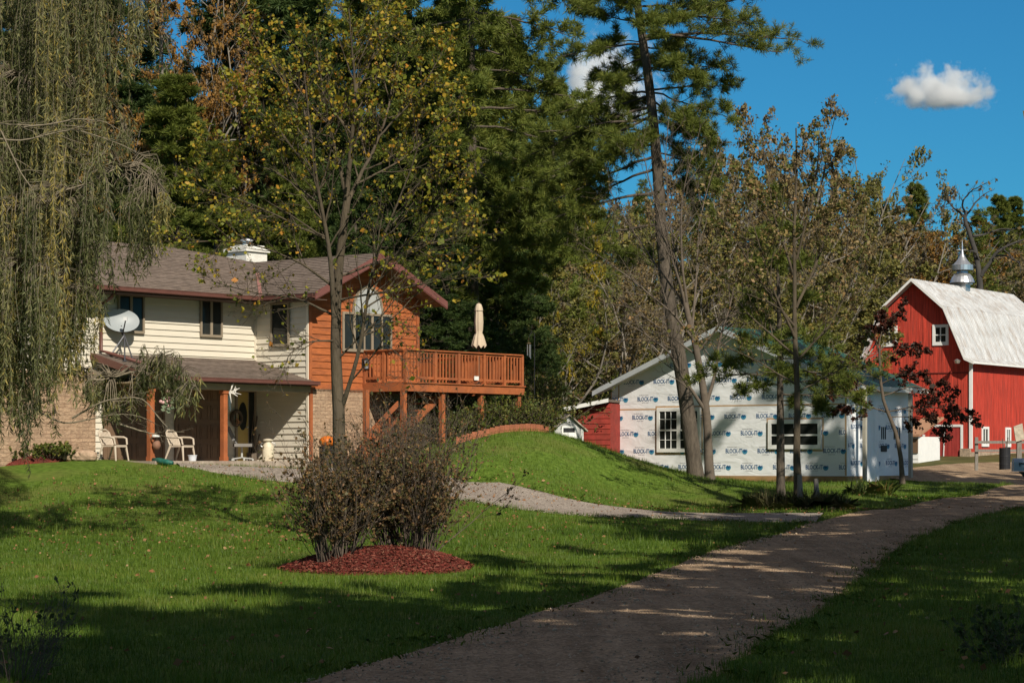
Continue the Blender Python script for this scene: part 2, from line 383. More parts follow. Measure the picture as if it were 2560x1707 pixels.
# ---- gravel road, driveway, patio: sheets draped over the ground
def gravel_mat(name, c1, c2, c3, sc1=1.0, tracks=0):
    m = bpy.data.materials.new(name); m.use_nodes = True
    t = m.node_tree; N = t.nodes; L = t.links; b = N['Principled BSDF']; b.inputs['Roughness'].default_value = .95; b.inputs['Specular IOR Level'].default_value = .15
    g = N.new('ShaderNodeNewGeometry')
    def noise(s, d=6, r=.6):
        n = N.new('ShaderNodeTexNoise'); n.inputs['Scale'].default_value = s; n.inputs['Detail'].default_value = d; n.inputs['Roughness'].default_value = r
        L.new(g.outputs['Position'], n.inputs['Vector']); return n
    r = N.new('ShaderNodeValToRGB'); r.color_ramp.elements[0].position = .3; r.color_ramp.elements[1].position = .7
    r.color_ramp.elements[0].color = (*c1, 1); r.color_ramp.elements[1].color = (*c2, 1); L.new(noise(40*sc1, 8, .8).outputs['Fac'], r.inputs[0])
    r2 = N.new('ShaderNodeValToRGB'); r2.color_ramp.elements[0].position = .42; r2.color_ramp.elements[1].position = .7
    r2.color_ramp.elements[0].color = (0,0,0,1); r2.color_ramp.elements[1].color = (.8,.8,.8,1); L.new(noise(1.3*sc1, 9, .7).outputs['Fac'], r2.inputs[0])
    mx = N.new('ShaderNodeMixRGB'); L.new(r2.outputs[0], mx.inputs[0]); L.new(r.outputs[0], mx.inputs[1]); mx.inputs[2].default_value = (*c3, 1)
    if tracks:
        mp = N.new('ShaderNodeMapping'); mp.inputs['Rotation'].default_value = (0, 0, math.radians(tracks)); mp.inputs['Scale'].default_value = (1.5, .10, 1); L.new(g.outputs['Position'], mp.inputs[0])
        nt_ = N.new('ShaderNodeTexNoise'); nt_.inputs['Scale'].default_value = 1.3; nt_.inputs['Detail'].default_value = 7; nt_.inputs['Roughness'].default_value = .7; L.new(mp.outputs[0], nt_.inputs['Vector'])
        rt_ = N.new('ShaderNodeValToRGB'); rt_.color_ramp.elements[0].position = .35; rt_.color_ramp.elements[1].position = .68; rt_.color_ramp.elements[0].color = (.62,.58,.54,1); rt_.color_ramp.elements[1].color = (1.1,1.08,1.05,1); L.new(nt_.outputs['Fac'], rt_.inputs[0])
        mt = N.new('ShaderNodeMixRGB'); mt.blend_type = 'MULTIPLY'; mt.inputs[0].default_value = 1; L.new(mx.outputs[0], mt.inputs[1]); L.new(rt_.outputs[0], mt.inputs[2]); mx = mt
    vo = N.new('ShaderNodeTexVoronoi'); vo.inputs['Scale'].default_value = 28*sc1; L.new(g.outputs['Position'], vo.inputs['Vector'])
    m3 = N.new('ShaderNodeMixRGB'); m3.blend_type = 'MULTIPLY'; m3.inputs[0].default_value = .62; L.new(mx.outputs[0], m3.inputs[1]); bwn = N.new('ShaderNodeRGBToBW'); L.new(vo.outputs['Color'], bwn.inputs[0]); L.new(bwn.outputs[0], m3.inputs[2])
    L.new(m3.outputs[0], b.inputs['Base Color'])
    bp = N.new('ShaderNodeBump'); bp.inputs['Strength'].default_value = .8; bp.inputs['Distance'].default_value = .03
    L.new(vo.outputs['Distance'], bp.inputs['Height']); L.new(bp.outputs[0], b.inputs['Normal'])
    return m
M['gravel'] = gravel_mat('tan_gravel', (.42,.30,.195), (.76,.55,.37), (.33,.235,.155), tracks=12.5)
M['drive'] = gravel_mat('grey_driveway_gravel', (.34,.285,.235), (.56,.475,.40), (.27,.215,.175))
rng = np.random.default_rng(5)
def resample(pl, step):
    pl = np.array(pl, float); d = np.concatenate([[0], np.cumsum(np.linalg.norm(np.diff(pl, axis=0), axis=1))])
    s = np.arange(0, d[-1], step)
    # smooth (catmull-like) by cubic through linear resample + box blur
    q = np.stack([np.interp(s, d, pl[:, k]) for k in range(pl.shape[1])], -1)
    k = max(1, int(2.5/step)); 
    pad = np.pad(q, ((k, k), (0, 0)), mode='reflect', reflect_type='odd')
    return np.stack([np.convolve(pad[:, c], np.ones(2*k+1)/(2*k+1), 'valid') for c in range(q.shape[1])], -1)
def strip(name, left, right, lift, m, step=.4, nc=14, ragged=.12, crown=0.0):
    n = max(len(resample(left, step)), len(resample(right, step)))
    def rs(pl):
        q = resample(pl, .1); i = np.linspace(0, len(q)-1, n); return np.stack([np.interp(i, np.arange(len(q)), q[:, c]) for c in range(2)], -1)
    l, r = rs(left), rs(right)
    def wob(): 
        a = rng.normal(size=n); k = np.ones(3)/3; return np.convolve(a, k, 'same')*ragged
    dv = (r-l)/np.linalg.norm(r-l, axis=1)[:, None]
    l = l + dv*wob()[:, None]; r = r + dv*wob()[:, None]
    t = np.linspace(0, 1, nc)[None, :, None]
    q = l[:, None]*(1-t) + r[:, None]*t
    z = hh(q[..., 0], q[..., 1]) + lift + crown*np.sin(np.pi*t[..., 0])
    e = np.zeros(nc); e[0] = e[-1] = -.05; z = z + e
    V = np.concatenate([q, z[..., None]], -1).reshape(-1, 3)
    return tag(npmesh(name, V, grid_faces(n, nc), m, smooth=True), name.replace('_', ' '), kind='structure'), l, r
def xy(px, Y): return ((px-1280)*Y/F, Y)
roadL = [(-8.6,-10), (-4.3,10), (-1.81,20.5), (.6,31), (2.9,42), (4.9,50.5), (6.9,58.5), (9.9,66), (13.0,73), (17.0,84), (19.0,91), (17.5,97), (13.5,100.5)]
roadR = [(-5.1,-10), (-.8,10), (1.65,20.5), (4.1,31), (6.5,42), (8.6,51), (10.9,58), (14.2,66.5), (18.8,77), (26,90), (33,100), (38,112), (40,126)]
road, RL, RR = strip('gravel_road', roadL, roadR, .03, M['gravel'], nc=24, crown=.02, ragged=.2)
tag(road, 'tan gravel road curving from the foreground towards the red barn', 'road')
yardA = [(13.9,100), (15.5,108), (18.0,117), (20.5,127), (24,131.5), (28,131), (36,127)]
yardB = [(19.5,92), (22,97), (25,103), (28,110), (30,117), (33,121), (39,121)]
tag(strip('gravel_yard', yardA, yardB, .05, M['gravel'], nc=14, ragged=.3)[0], 'gravel yard between the wrapped garage and the barn', 'ground')
drvA = [xy(2060,63.5), xy(1850,63.8), xy(1620,63.6), xy(1400,64.2), xy(1250,65.4), xy(1140,67), xy(1030,67.6), xy(900,67.4), xy(790,67.5), xy(700,67.3), xy(600,66.6), xy(520,65.9), xy(440,65.8)]
drvB = [xy(2040,60), xy(1850,60.3), xy(1620,60.1), xy(1400,60.6), xy(1220,61.4), xy(1100,62.4), xy(1000,63.2), xy(900,63.4), xy(790,63.2), xy(720,63.1), xy(640,63.4), xy(560,64.2), xy(450,65.2)]
drv, DA, DB = strip('driveway', drvA, drvB, .045, M['drive'], nc=16, ragged=.1)
tag(drv, 'pale gravel driveway running from the road behind the bush to the house', 'driveway')
# ------------------------------------------------------------------ the house
Cw = np.array(xy(638, 72.0)); FL = 1.88
W = Fr(Cw, 50); S = Fr(Cw, -40); Dw = Cw + W.n*2.26; Gf = Fr(Dw, 50)
EAV = 6.75
hr = random.Random(3)
house = thing('farmhouse', (Cw[0], Cw[1], FL), 'two storey house with cream siding, an orange wooden gable and a brown shingle roof', 'house')
def window(parent, fr, u0, u1, z0, z1, fw=.06, m='tanframe', vm=(), hm=(), n0=.045, th=.05, bar=.03):
    mb = MB(); b = fr.box
    b(mb, u0, u0+fw, n0, n0+th, z0, z1); b(mb, u1-fw, u1, n0, n0+th, z0, z1)
    b(mb, u0+fw, u1-fw, n0, n0+th, z0, z0+fw*1.2); b(mb, u0+fw, u1-fw, n0, n0+th, z1-fw, z1)
    for f in vm:
        c = u0+(u1-u0)*f[0]; h = f[1]/2; b(mb, c-h, c+h, n0, n0+th*.8, z0+fw*1.2, z1-fw)
    for f in hm:
        c = z0+(z1-z0)*f[0]; h = f[1]/2; b(mb, u0+fw, u1-fw, n0, n0+th*.7, c-h, c+h)
    o = mb.build('window', M[m], parent)
    g = MB(); b(g, u0+fw*.8, u1-fw*.8, n0-.06, n0+.012, z0+fw, z1-fw*.8)
    g.build('pane', M['glass'], o)
    return o
Zv = (0, 0, 1)
# walls
mb = MB(); uL = -6.22
siding(mb, [(uL,FL),(0,FL),(0,EAV-.03),(uL,EAV-.03)], W.pt(0,0,0), W.D, Zv, W.N, .18, .032)
siding(mb, [(-14,4.3),(uL,4.3),(uL,EAV-.03),(-14,EAV-.03)], W.pt(0,0,0), W.D, Zv, W.N, .18, .032)
siding(mb, [(0,FL-.1),(2.26,FL-.1),(2.26,EAV+.05),(0,EAV+.05)], S.pt(0,0,0), S.D, Zv, S.N, .18, .032)
W.box(mb, -14, 0, -7.0, -.012, 1.2, EAV-.03)          # body of the wing
mb.build('cream_wall', M['cream'], house)
M['ctrim'] = mat('cream_trim', (.66,.60,.49), .55, .04)
mb = MB(); S.box(mb, 2.19, 2.27, .0, .045, FL-.1, EAV); mb.build('corner_trim', M['ctrim'], house)
mb = MB(); S.box(mb, .0, .07, .0, .045, FL-.1, EAV); W.box(mb, -.06, .045, 0, .045, FL, EAV); mb.build('corner_trim', M['ctrim'], house)
mb = MB(); W.box(mb, uL, uL+.1, 0, .045, 4.3, EAV); mb.build('corner_trim', M['ctrim'], house)
mb = MB()
W.box(mb, -14, uL-.04, -.01, .10, 1.3, 4.28); W.box(mb, -14, uL-.02, 0, .14, 4.28, 4.35)
mb.build('stone_wall', M['stone'], house)
mb = MB(); Gf.box(mb, .1, 4.72, 0, .06, 1.4, 4.0); mb.build('stone_wall', M['stone'], house)
mb = MB()
gp = lambda u: EAV + .468*(u+.5) if u <= 2.385 else EAV + .468*(5.27-u)
siding(mb, [(0,4.02),(4.77,4.02),(4.77,gp(4.77)-.1),(2.385,gp(2.385)-.1),(0,gp(0)-.1)], Gf.pt(0,0,0), Gf.D, Zv, Gf.N, .2, .026)
Gf.box(mb, 0, 4.77, -8.0, -.012, 1.4, EAV+.1)
mb.prism([Gf.pt(0,-.012,EAV), Gf.pt(4.77,-.012,EAV), Gf.pt(2.385,-.012,gp(2.385)-.15)], -Gf.N*7)
mb.build('cedar_wall', M['orange'], house)
mb = MB()
Gf.box(mb, 0, 4.77, .0, .06, 3.92, 4.06); Gf.box(mb, -.01, .1, .0, .07, 1.6, 3.92)
Gf.box(mb, 4.66, 4.785, .0, .05, 4.06, gp(4.77)-.12); Gf.box(mb, -.012, .09, .0, .05, 4.06, gp(0)-.12)
mb.build('cedar_trim', M['orange_trim'], house)
# wing roof
pit = .42; sf = math.hypot(1, pit); UPW = (-W.N + np.array([0,0,pit]))/sf; NW = np.cross(W.D, UPW)
R2z = EAV+.468*2.885; run2 = (R2z-EAV)/pit; uR1 = W.u(425, -3.25)
mb = MB()
poly = [(-14.5,0),(-.5,0),(2.385,run2*sf),(uR1,4*sf),(-14.5,4*sf)]
EO = W.pt(0,.75,EAV)
siding(mb, poly, EO, W.D, UPW, NW, .15, .016, jit=.9, rng=hr)
mb.prism([EO+W.D*u+UPW*v for u, v in poly], -NW*.14)
R1 = W.pt(uR1,-3.25,EAV+4*pit); R2 = W.pt(2.385,.75-run2,R2z)
mb.prism([R1, R2, W.pt(4.2,-7.2,EAV)], (0,0,-.1)); mb.prism([R1, W.pt(4.2,-7.2,EAV), W.pt(-14.5,-7.2,EAV), W.pt(-14.5,-3.25,EAV+4*pit)], (0,0,-.1))
# gable roof
sg = math.hypot(1,.468); UPL = (W.D+np.array([0,0,.468]))/sg; UPR = (-W.D+np.array([0,0,.468]))/sg
NL = np.cross(-W.N, UPL); NL = NL if NL[2] > 0 else -NL
NR = np.cross(W.N, UPR); NR = NR if NR[2] > 0 else -NR
OL = W.pt(-.5, 0, EAV); nF = 2.26+.75
polyL = [(-nF,0),(-.75,0),(run2-.75,2.885*sg),(-nF,2.885*sg)]       # u measured along -N
siding(mb, polyL, OL, -W.N, UPL, NL, .15, .016, jit=.9, rng=hr)
mb.prism([OL-W.N*u+UPL*v for u, v in polyL], -NL*.13)
OR = W.pt(5.27, 0, EAV); polyR = [(-nF,0),(6,0),(6,2.885*sg),(-nF,2.885*sg)]
siding(mb, polyR, OR, -W.N, UPR, NR, .15, .016)
mb.prism([OR-W.N*u+UPR*v for u, v in polyR], -NR*.13)
roof = mb.build('roof', M['shingle'], house)
# valley flashing, gutters, fascia, rakes
mb = MB()
va = W.pt(-.5,.75,EAV)+np.array([0,0,.03]); vb = va+(R2-va)*.62
mb.bar(va, vb+np.array([0,0,.03]), .10, .03)
mb.build('valley_flashing', mat('faded_red_metal', (.25,.12,.10), .6, .15), roof)
mb = MB()
def gutter(mb, a, b, out):
    a = np.asarray(a); b = np.asarray(b); out = np.asarray(out); d = b-a; z = np.array([0,0,1.])
    mb.obox(a+out*.0-z*.13, d, out*.02, z*.135)                 # fascia
    mb.obox(a+out*.02-z*.10, d, out*.10, z*.02); mb.obox(a+out*.11-z*.085, d, out*.015, z*.078)
    mb.obox(a+out*.105-z*.008, d, out*.03, z*.02)
gutter(mb, W.pt(-14.5,.75,EAV-.03), W.pt(-.45,.75,EAV-.03), W.N)
gutter(mb, S.pt(.72,.5,EAV-.03), S.pt(nF+.02,.5,EAV-.03), S.N)
mb.build('gutter', M['gutter'], house)
mb = MB()
ap = W.pt(2.385,nF,R2z)
for eu in (-.5, 5.27):
    e = W.pt(eu, nF, EAV); mb.prism([ap+(0,0,.035), e+(0,0,.035), e-(0,0,.17), ap-(0,0,.19)], W.N*.035)
    mb.prism([ap+(0,0,-.19), e+(0,0,-.17), e-(0,0,.20), ap-(0,0,.22)], W.N*.02)
mb.build('rake_board', mat('rust_rake_paint', (.165,.065,.055), .55, .15, 3), house)
mb = MB()
W.box(mb, -14.5, 0, .0, .74, EAV-.19, EAV-.165); S.box(mb, .75, nF, 0, .48, EAV-.19, EAV-.165)
mb.build('soffit', M['soffit'], house)
# chimney
ch = MB(); cz = W.pt(*[(lambda u: u)(W.u(617,-4.2)), -4.2, 0])
for z0, z1, s in ((7.4, EYE+(HY-632)*(cz[1])/F, .92), ):
    ch.cbox((cz[0], cz[1], (z0+z1)/2), s, s, z1-z0, math.radians(50))
zc = EYE+(HY-632)*cz[1]/F
ch.cbox((cz[0], cz[1], zc+.06), 1.06, 1.06, .12, math.radians(50)); ch.cbox((cz[0], cz[1], zc+.17), .8, .8, .10, math.radians(50))
chim = ch.build('chimney', mat('white_painted_brick', (.70,.68,.62), .8, .12, 6, .5, 18, stretch=(1,1,3)), roof)
fl = MB(); fl.lathe([(.14,zc+.2),(.14,zc+.36),(.22,zc+.38),(.20,zc+.42),(.02,zc+.47)], (cz[0],cz[1],0), 12)
fl.build('flue_cap', M['silver'], chim)
# windows
for px0, px1, y0, y1 in ((291,357,736,833),(497,552,749,843)):
    u0, u1 = W.u(px0), W.u(px1); zm = [W.z((px0+px1)/2, y) for y in (y1, y0)]
    window(house, W, u0, u1, zm[0], zm[1], .06, 'tanframe', vm=((.5,.09),))
u0, u1 = S.u(681), S.u(727); window(house, S, u0, u1, S.z(704,866), S.z(704,757), .06, 'tanframe')
# arched gable window
u0, u1 = Gf.u(853), Gf.u(976); um = Gf.u(916); z0, z1 = Gf.z(916,881), Gf.z(916,783)
gw = window(house, Gf, u0, u1, z0, z1, .07, 'tanframe', vm=((.235,.09),(.44,.05),(.60,.09),(.80,.05)), n0=.03)
mb = MB(); n = 16; ra = (Gf.u(951)-Gf.u(882))/2; rz = Gf.z(916,720)-z1; uc = (Gf.u(951)+Gf.u(882))/2
arc = [Gf.pt(uc+ra*math.cos(math.pi*i/n), .03, z1+rz*math.sin(math.pi*i/n)) for i in range(n+1)]
mb.prism(arc, Gf.N*.02)
mb.build('arch_shade', mat('white_arch_blind', (.36,.37,.36), .6, .06), gw)
mb = MB()
for i in range(n):
    a0, a1 = math.pi*i/n, math.pi*(i+1)/n
    q = [Gf.pt(uc+k*ra*math.cos(a), .03, z1+.002+k*rz*math.sin(a)) for a, k in ((a0,1),(a1,1),(a1,1.1),(a0,1.1))]
    mb.prism(q, Gf.N*.05)
mb.build('arch_frame', M['tanframe'], gw)
# garage doors behind the porch, entry door
W_keep = W; W = W.shifted(.035)
def panel_door(u0, u1, z1, rows, cols):
    mb = MB(); W.box(mb, u0, u1, .0, .022, FL, z1)
    d = (u1-u0)/cols; hh_ = (z1-FL)/rows
    for i in range(cols):
        for j in range(rows):
            a, b, c, e = u0+d*i+d*.13, u0+d*(i+1)-d*.13, FL+hh_*j+hh_*.13, FL+hh_*(j+1)-hh_*.13
            for (p, q, r, s_) in ((a,a+.025,c,e),(b-.025,b,c,e),(a,b,c,c+.025),(a,b,e-.025,e)): W.box(mb, p, q, .022, .036, r, s_)
            W.box(mb, a+.07, b-.07, .022, .032, c+.07, e-.07)
    o = mb.build('garage_door', M['browndoor'], house)
    t = MB(); W.box(t, u0-.08, u0, 0, .05, FL, z1+.09); W.box(t, u1, u1+.08, 0, .05, FL, z1+.09); W.box(t, u0, u1, 0, .05, z1, z1+.09)
    t.build('door_frame', M['browndoor'], o)
panel_door(W.u(262), W.u(405), FL+2.25, 4, 4); panel_door(W.u(441), W.u(548), FL+2.25, 4, 4)
ud0, ud1 = W.u(592), W.u(634)
mb = MB(); um_ = ud0+(ud1-ud0)*.62; W.box(mb, ud0, um_, .0, .03, FL, FL+2.05)
door = mb.build('entry_door', mat('mustard_door_paint', (.42,.31,.10), .5, .06), house)
mb = MB(); c = (ud0+um_)/2-.0
ov = [W.pt(c+.17*math.cos(2*math.pi*i/20), .03, FL+1.33+.42*math.sin(2*math.pi*i/20)) for i in range(20)]
mb.prism(ov, W.N*.012); mb.build('oval_glass', M['glass'], door)
mb = MB(); mb.tube([W.pt(um_-.07,.03,FL+1.0), W.pt(um_-.07,.075,FL+1.0)], .022, 8); mb.tube([W.pt(um_-.07,.075,FL+1.0), W.pt(um_-.07,.1,FL+1.0)], .035, 8)
mb.build('door_knob', M['silver'], door)
mb = MB(); W.box(mb, um_+.03, ud1, 0, .02, FL, FL+2.05); mb.build('sidelight', M['glass'], door)
mb = MB(); W.box(mb, ud0-.07, ud0, 0, .05, FL, FL+2.12); W.box(mb, ud1, ud1+.07, 0, .05, FL, FL+2.12); W.box(mb, ud0, ud1, 0, .05, FL+2.05, FL+2.12); W.box(mb, um_, um_+.03, 0, .04, FL, FL+2.05)
mb.build('door_frame', M['tanframe'], door)
W = W_keep
# porch
PE = 4.20; PW = 4.88; nE = 2.42; ps = math.hypot(nE+.08, PW-PE); UPP = (-W.N*(nE+.08)+np.array([0,0,PW-PE]))/ps; NP = np.cross(W.D, UPP)
PO = W.pt(0, nE+.08, PE); mb = MB(); pp = [(-6.35,0),(-.02,0),(-.02,ps),(-6.35,ps)]
siding(mb, pp, PO, W.D, UPP, NP, .14, .016, jit=.9, rng=hr)
mb.prism([PO+W.D*u+UPP*v for u, v in pp], -NP*.10)
prf = mb.build('porch_roof', M['shingle'], house)
mb = MB(); gutter(mb, W.pt(-6.36,nE+.08,PE-.0), W.pt(.12,nE+.08,PE-.0), W.N)
gutter(mb, W.pt(-.0,nE+.05,PE-.0), W.pt(.12,nE+.05,PE-.0), W.N)
a, b = W.pt(-6.36,nE+.1,PE), W.pt(-6.36,0,PW)
mb.prism([a+(0,0,.04), b+(0,0,.04), b-(0,0,.16), a-(0,0,.16)], -W.D*.03)
mb.build('porch_gutter', M['gutter'], prf)
mb = MB(); W.box(mb, -6.3, -.03, .03, nE-.02, PE-.17, PE-.14); W.box(mb, -6.3, -.03, nE-.28, nE-.06, PE-.32, PE-.17)
mb.build('porch_ceiling', mat('tan_porch_ceiling', (.34,.26,.17), .7, .08), prf)
mb = MB(); p0 = W.pt(-6.05,.06,EAV-.2); mb.tube([W.pt(-6.05,.7,EAV-.18), W.pt(-6.05,.5,EAV-.32), W.pt(-6.05,.09,EAV-.5), W.pt(-6.05,.09,4.98), W.pt(-5.95,.3,4.90), W.pt(-5.3,nE-.1,PE+.12)], .05, 8)
mb.build('downspout', M['gutter'], house, smooth=True)
for px in (377, 560):
    u = W.u(px, 2.25); mb = MB(); W.box(mb, u-.075, u+.075, 2.17, 2.32, FL-.1, PE-.30); W.box(mb, u-.1, u+.1, 2.15, 2.34, PE-.42, PE-.31); W.box(mb, u-.09, u+.09, 2.155, 2.335, FL, FL+.12)
    mb.build('porch_post', M['orange_trim'], house)
mb = MB(); W.box(mb, -6.4, .0, .02, 2.75, FL-.4, FL); mb.build('porch_slab', M['concrete'], house)
# wall lantern on the cedar wall
lt = thing('wall_lantern', Gf.pt(Gf.u(906), .08, Gf.z(906,925)), 'small grey wall lantern on the orange cedar wall beside the deck corner', 'lamp')
ul, zl = Gf.u(906), Gf.z(906,925)
mb = MB(); Gf.box(mb, ul-.06, ul+.06, .03, .06, zl+.1, zl+.34); mb.bar(Gf.pt(ul,.05,zl+.32), Gf.pt(ul,.16,zl+.34), .025, .025); mb.lathe([(.09,zl+.30),(.02,zl+.37)], Gf.pt(ul,.16,0), 8); mb.lathe([(.02,zl+.0),(.07,zl+.04)], Gf.pt(ul,.16,0), 8)
mb.build('bracket', M['black'], lt); mb = MB(); mb.lathe([(.06,zl+.04),(.075,zl+.30)], Gf.pt(ul,.16,0), 8); mb.build('lantern_glass', mat('frosted_glass', (.22,.23,.24), .2, .05), lt)

# ------------------------------------------------------------------ deck
DZ = 4.23
deck = thing('wooden_deck', Gf.pt(2.3, 1.76, hh(*Gf.pt(2.3,1.76,0)[:2])), 'raised orange stained wooden deck with picket railing on tall posts', 'deck')
u0, u1, n1 = Gf.u(907), 7.72, 1.76; u0 = 2.3
mb = MB()
k = 0
nn = 0.06
while nn < n1-.02:
    Gf.box(mb, u0, u1, nn, min(nn+.135, n1), DZ-.035, DZ); nn += .145
nn = -.08
while nn > -3.4:
    Gf.box(mb, 4.85, u1, nn-.135, nn, DZ-.035, DZ); nn -= .145
mb.build('deck_floor', M['orange_trim'], deck)
mb = MB()
Gf.box(mb, u0-.02, u1+.02, n1, n1+.04, DZ-.28, DZ-.04); Gf.box(mb, u0-.04, u0, .05, n1+.04, DZ-.28, DZ-.04); Gf.box(mb, u1, u1+.04, -3.4, n1+.04, DZ-.28, DZ-.04)
Gf.box(mb, u0-.06, u1+.06, n1-.02, n1+.08, DZ-.04, DZ-.005)
mb.build('rim_joist', M['orange_trim'], deck)
mb = MB()
nn = .3
while nn < 1.7:
    Gf.box(mb, u0, u1, nn, nn+.04, DZ-.25, DZ-.037); nn += .4
mb.build('joist', M['darktwig'], deck)
def railing(p0, p1, posts):
    mb = MB(); p0 = np.asarray(p0, float); p1 = np.asarray(p1, float); L = np.linalg.norm(p1-p0); d = (p1-p0)/L; z = np.array([0,0,1.])
    mb.bar(p0+z*.955, p1+z*.955, .15, .04); mb.bar(p0+z*.90, p1+z*.90, .04, .07); mb.bar(p0+z*.13, p1+z*.13, .04, .07)
    s = .075
    while s < L:
        q = p0+d*s; mb.bar(q+z*.08, q+z*.93, .042, .042, up=d) ; s += .145
    for f in posts:
        q = p0+d*L*f; mb.bar(q-z*.2, q+z*.94, .10, .10, up=d)
    return mb.build('railing', M['orange_trim'], deck)
railing(Gf.pt(u0+.02,n1-.03,DZ), Gf.pt(u1-.02,n1-.03,DZ), (0,.24,.44,.66,.84,1))
railing(Gf.pt(u0+.02,.06,DZ), Gf.pt(u0+.02,n1-.08,DZ), (0,.5))
railing(Gf.pt(u1-.02,-3.4,DZ), Gf.pt(u1-.02,n1-.08,DZ), (0,.5))
for px in (915,1009,1105,1202,1295):
    u = Gf.u(px, n1-.1); q = Gf.pt(u, n1-.1, 0); zb = float(hh(q[0], q[1]))-.1
    mb = MB(); Gf.box(mb, u-.07, u+.07, n1-.17, n1-.03, zb, DZ-.285); mb.build('deck_post', M['orange_trim'], deck)
mb = MB()      # lattice skirt under the deck
la, lb, lz0, lz1 = 4.85, 7.65, 2.5, DZ-.3
Gf.box(mb, la, lb, -.0, .03, lz1-.06, lz1); Gf.box(mb, la, lb, 0, .03, lz0, lz0+.06)
s = la-(lz1-lz0)
while s < lb:
    for sg_, off in ((1,.0),(-1,.012)):
        a0 = max(s, la); a1 = min(s+(lz1-lz0), lb)
        if a1-a0 < .05: continue
        za = lz0+(a0-s); zb_ = lz0+(a1-s)
        if sg_ < 0: za, zb_ = lz1-(a0-s), lz1-(a1-s)
        mb.bar(Gf.pt(a0,off,za), Gf.pt(a1,off,zb_), .012, .05, up=W.N)
    s += .16
mb.build('lattice', mat('lattice_strips', (.13,.085,.05), .8, .2), deck)
mb = MB()      # stair under the left end, running down to the left along the wall
NS = 12; su0, su1 = 4.5, .95; sz1 = DZ; gz = float(hh(*Gf.pt(su1,.9,0)[:2]))
for i in range(NS):
    t = (i+1)/NS; u = su0+(su1-su0)*t; z = sz1+(gz-sz1)*t
    if i < NS-1: Gf.box(mb, u-.02, u+.30, .34, 1.36, z-.0, z+.04)
for nn in (.32, 1.36):
    mb.prism([Gf.pt(su0,nn,sz1-.05), Gf.pt(su1-.1,nn,gz-.02), Gf.pt(su1-.1,nn,gz-.28), Gf.pt(su0,nn,sz1-.34)], Gf.N*.04)
st = mb.build('stair', M['orange_trim'], deck)
mb = MB(); ra0, ra1 = Gf.pt(2.35,1.42,0), Gf.pt(1.0,1.42,0)
sl_ = (gz-sz1)/(su1-su0)
zz = lambda u: sz1+(u-su0)*sl_
ra0[2] = zz(2.35)+.92; ra1[2] = zz(1.0)+.92
mb.bar(ra0, ra1, .05, .14); mb.bar(ra0-(0,0,.45), ra1-(0,0,.45), .04, .09)
for u in (1.02, 1.5, 1.95):
    q = Gf.pt(u,1.42,zz(u)); mb.bar(q-(0,0,.1), q+(0,0,.95), .07 if u < 1.1 else .045, .07 if u < 1.1 else .045, up=W.D)
mb.build('stair_rail', M['orange_trim'], st)

# ------------------------------------------------------------------ wrapped garage
Mg = np.array(xy(2118, 95.0)); A = Fr(Mg, -36); B = Fr(Mg, 54)
gar = thing('wrapped_garage', (Mg[0], Mg[1], 1.2), 'unfinished garage wrapped in white house wrap with blue printing and a green metal roof', 'garage')
aL = A.u(1527); zb = 1.27; ze = A.z(1527, 968)-.0; um = aL/2; za = ze + .41*(-aL/2)
def wrapmat():
    m = mat('white_house_wrap', (.77,.775,.785), .45, .05, 1.0, .0, spec=.3)
    t = m.node_tree; N = t.nodes; L = t.links; b = N['Principled BSDF']
    tc = N.new('ShaderNodeTexCoord'); mp = N.new('ShaderNodeMapping'); mp.inputs['Scale'].default_value = (1,1,2.2); mp.inputs['Rotation'].default_value = (.5,.3,.6); L.new(tc.outputs['Object'], mp.inputs[0])
    n3 = N.new('ShaderNodeTexNoise'); n3.inputs['Scale'].default_value = 1.1; n3.inputs['Detail'].default_value = 5; n3.inputs['Distortion'].default_value = 1.0; L.new(mp.outputs[0], n3.inputs['Vector'])
    bp = N.new('ShaderNodeBump'); bp.inputs['Strength'].default_value = .30; bp.inputs['Distance'].default_value = .12
    L.new(n3.outputs['Fac'], bp.inputs['Height']); L.new(bp.outputs[0], b.inputs['Normal']); return m
MW = [wrapmat(), mat('blue_print', (.014,.085,.22), .5, .05), mat('light_blue_print', (.05,.24,.38), .5, .05), mat('seam_tape', (.50,.33,.19), .5, .1), mat('grey_print', (.25,.25,.28), .5, .05)]
def text_tris(body, bold):
    cu = bpy.data.curves.new('lettering', 'FONT'); cu.body = body; cu.size = 1.0; cu.offset = bold; cu.resolution_u = 2; cu.fill_mode = 'FRONT'
    ob = bpy.data.objects.new('lettering', cu); COL.objects.link(ob)
    dg = bpy.context.evaluated_depsgraph_get(); me = bpy.data.meshes.new_from_object(ob.evaluated_get(dg)); me.calc_loop_triangles()
    V = np.array([v.co[:2] for v in me.vertices]); T = [tuple(t.vertices) for t in me.loop_triangles]
    bpy.data.objects.remove(ob); bpy.data.curves.remove(cu); bpy.data.meshes.remove(me)
    V[:, 0] -= V[:, 0].min(); return V, T
TB = text_tris('BLOCK-IT', .018); TS = text_tris('Kimberly-Clark', .0); TH = text_tris('HOUSE WRAP', .0)
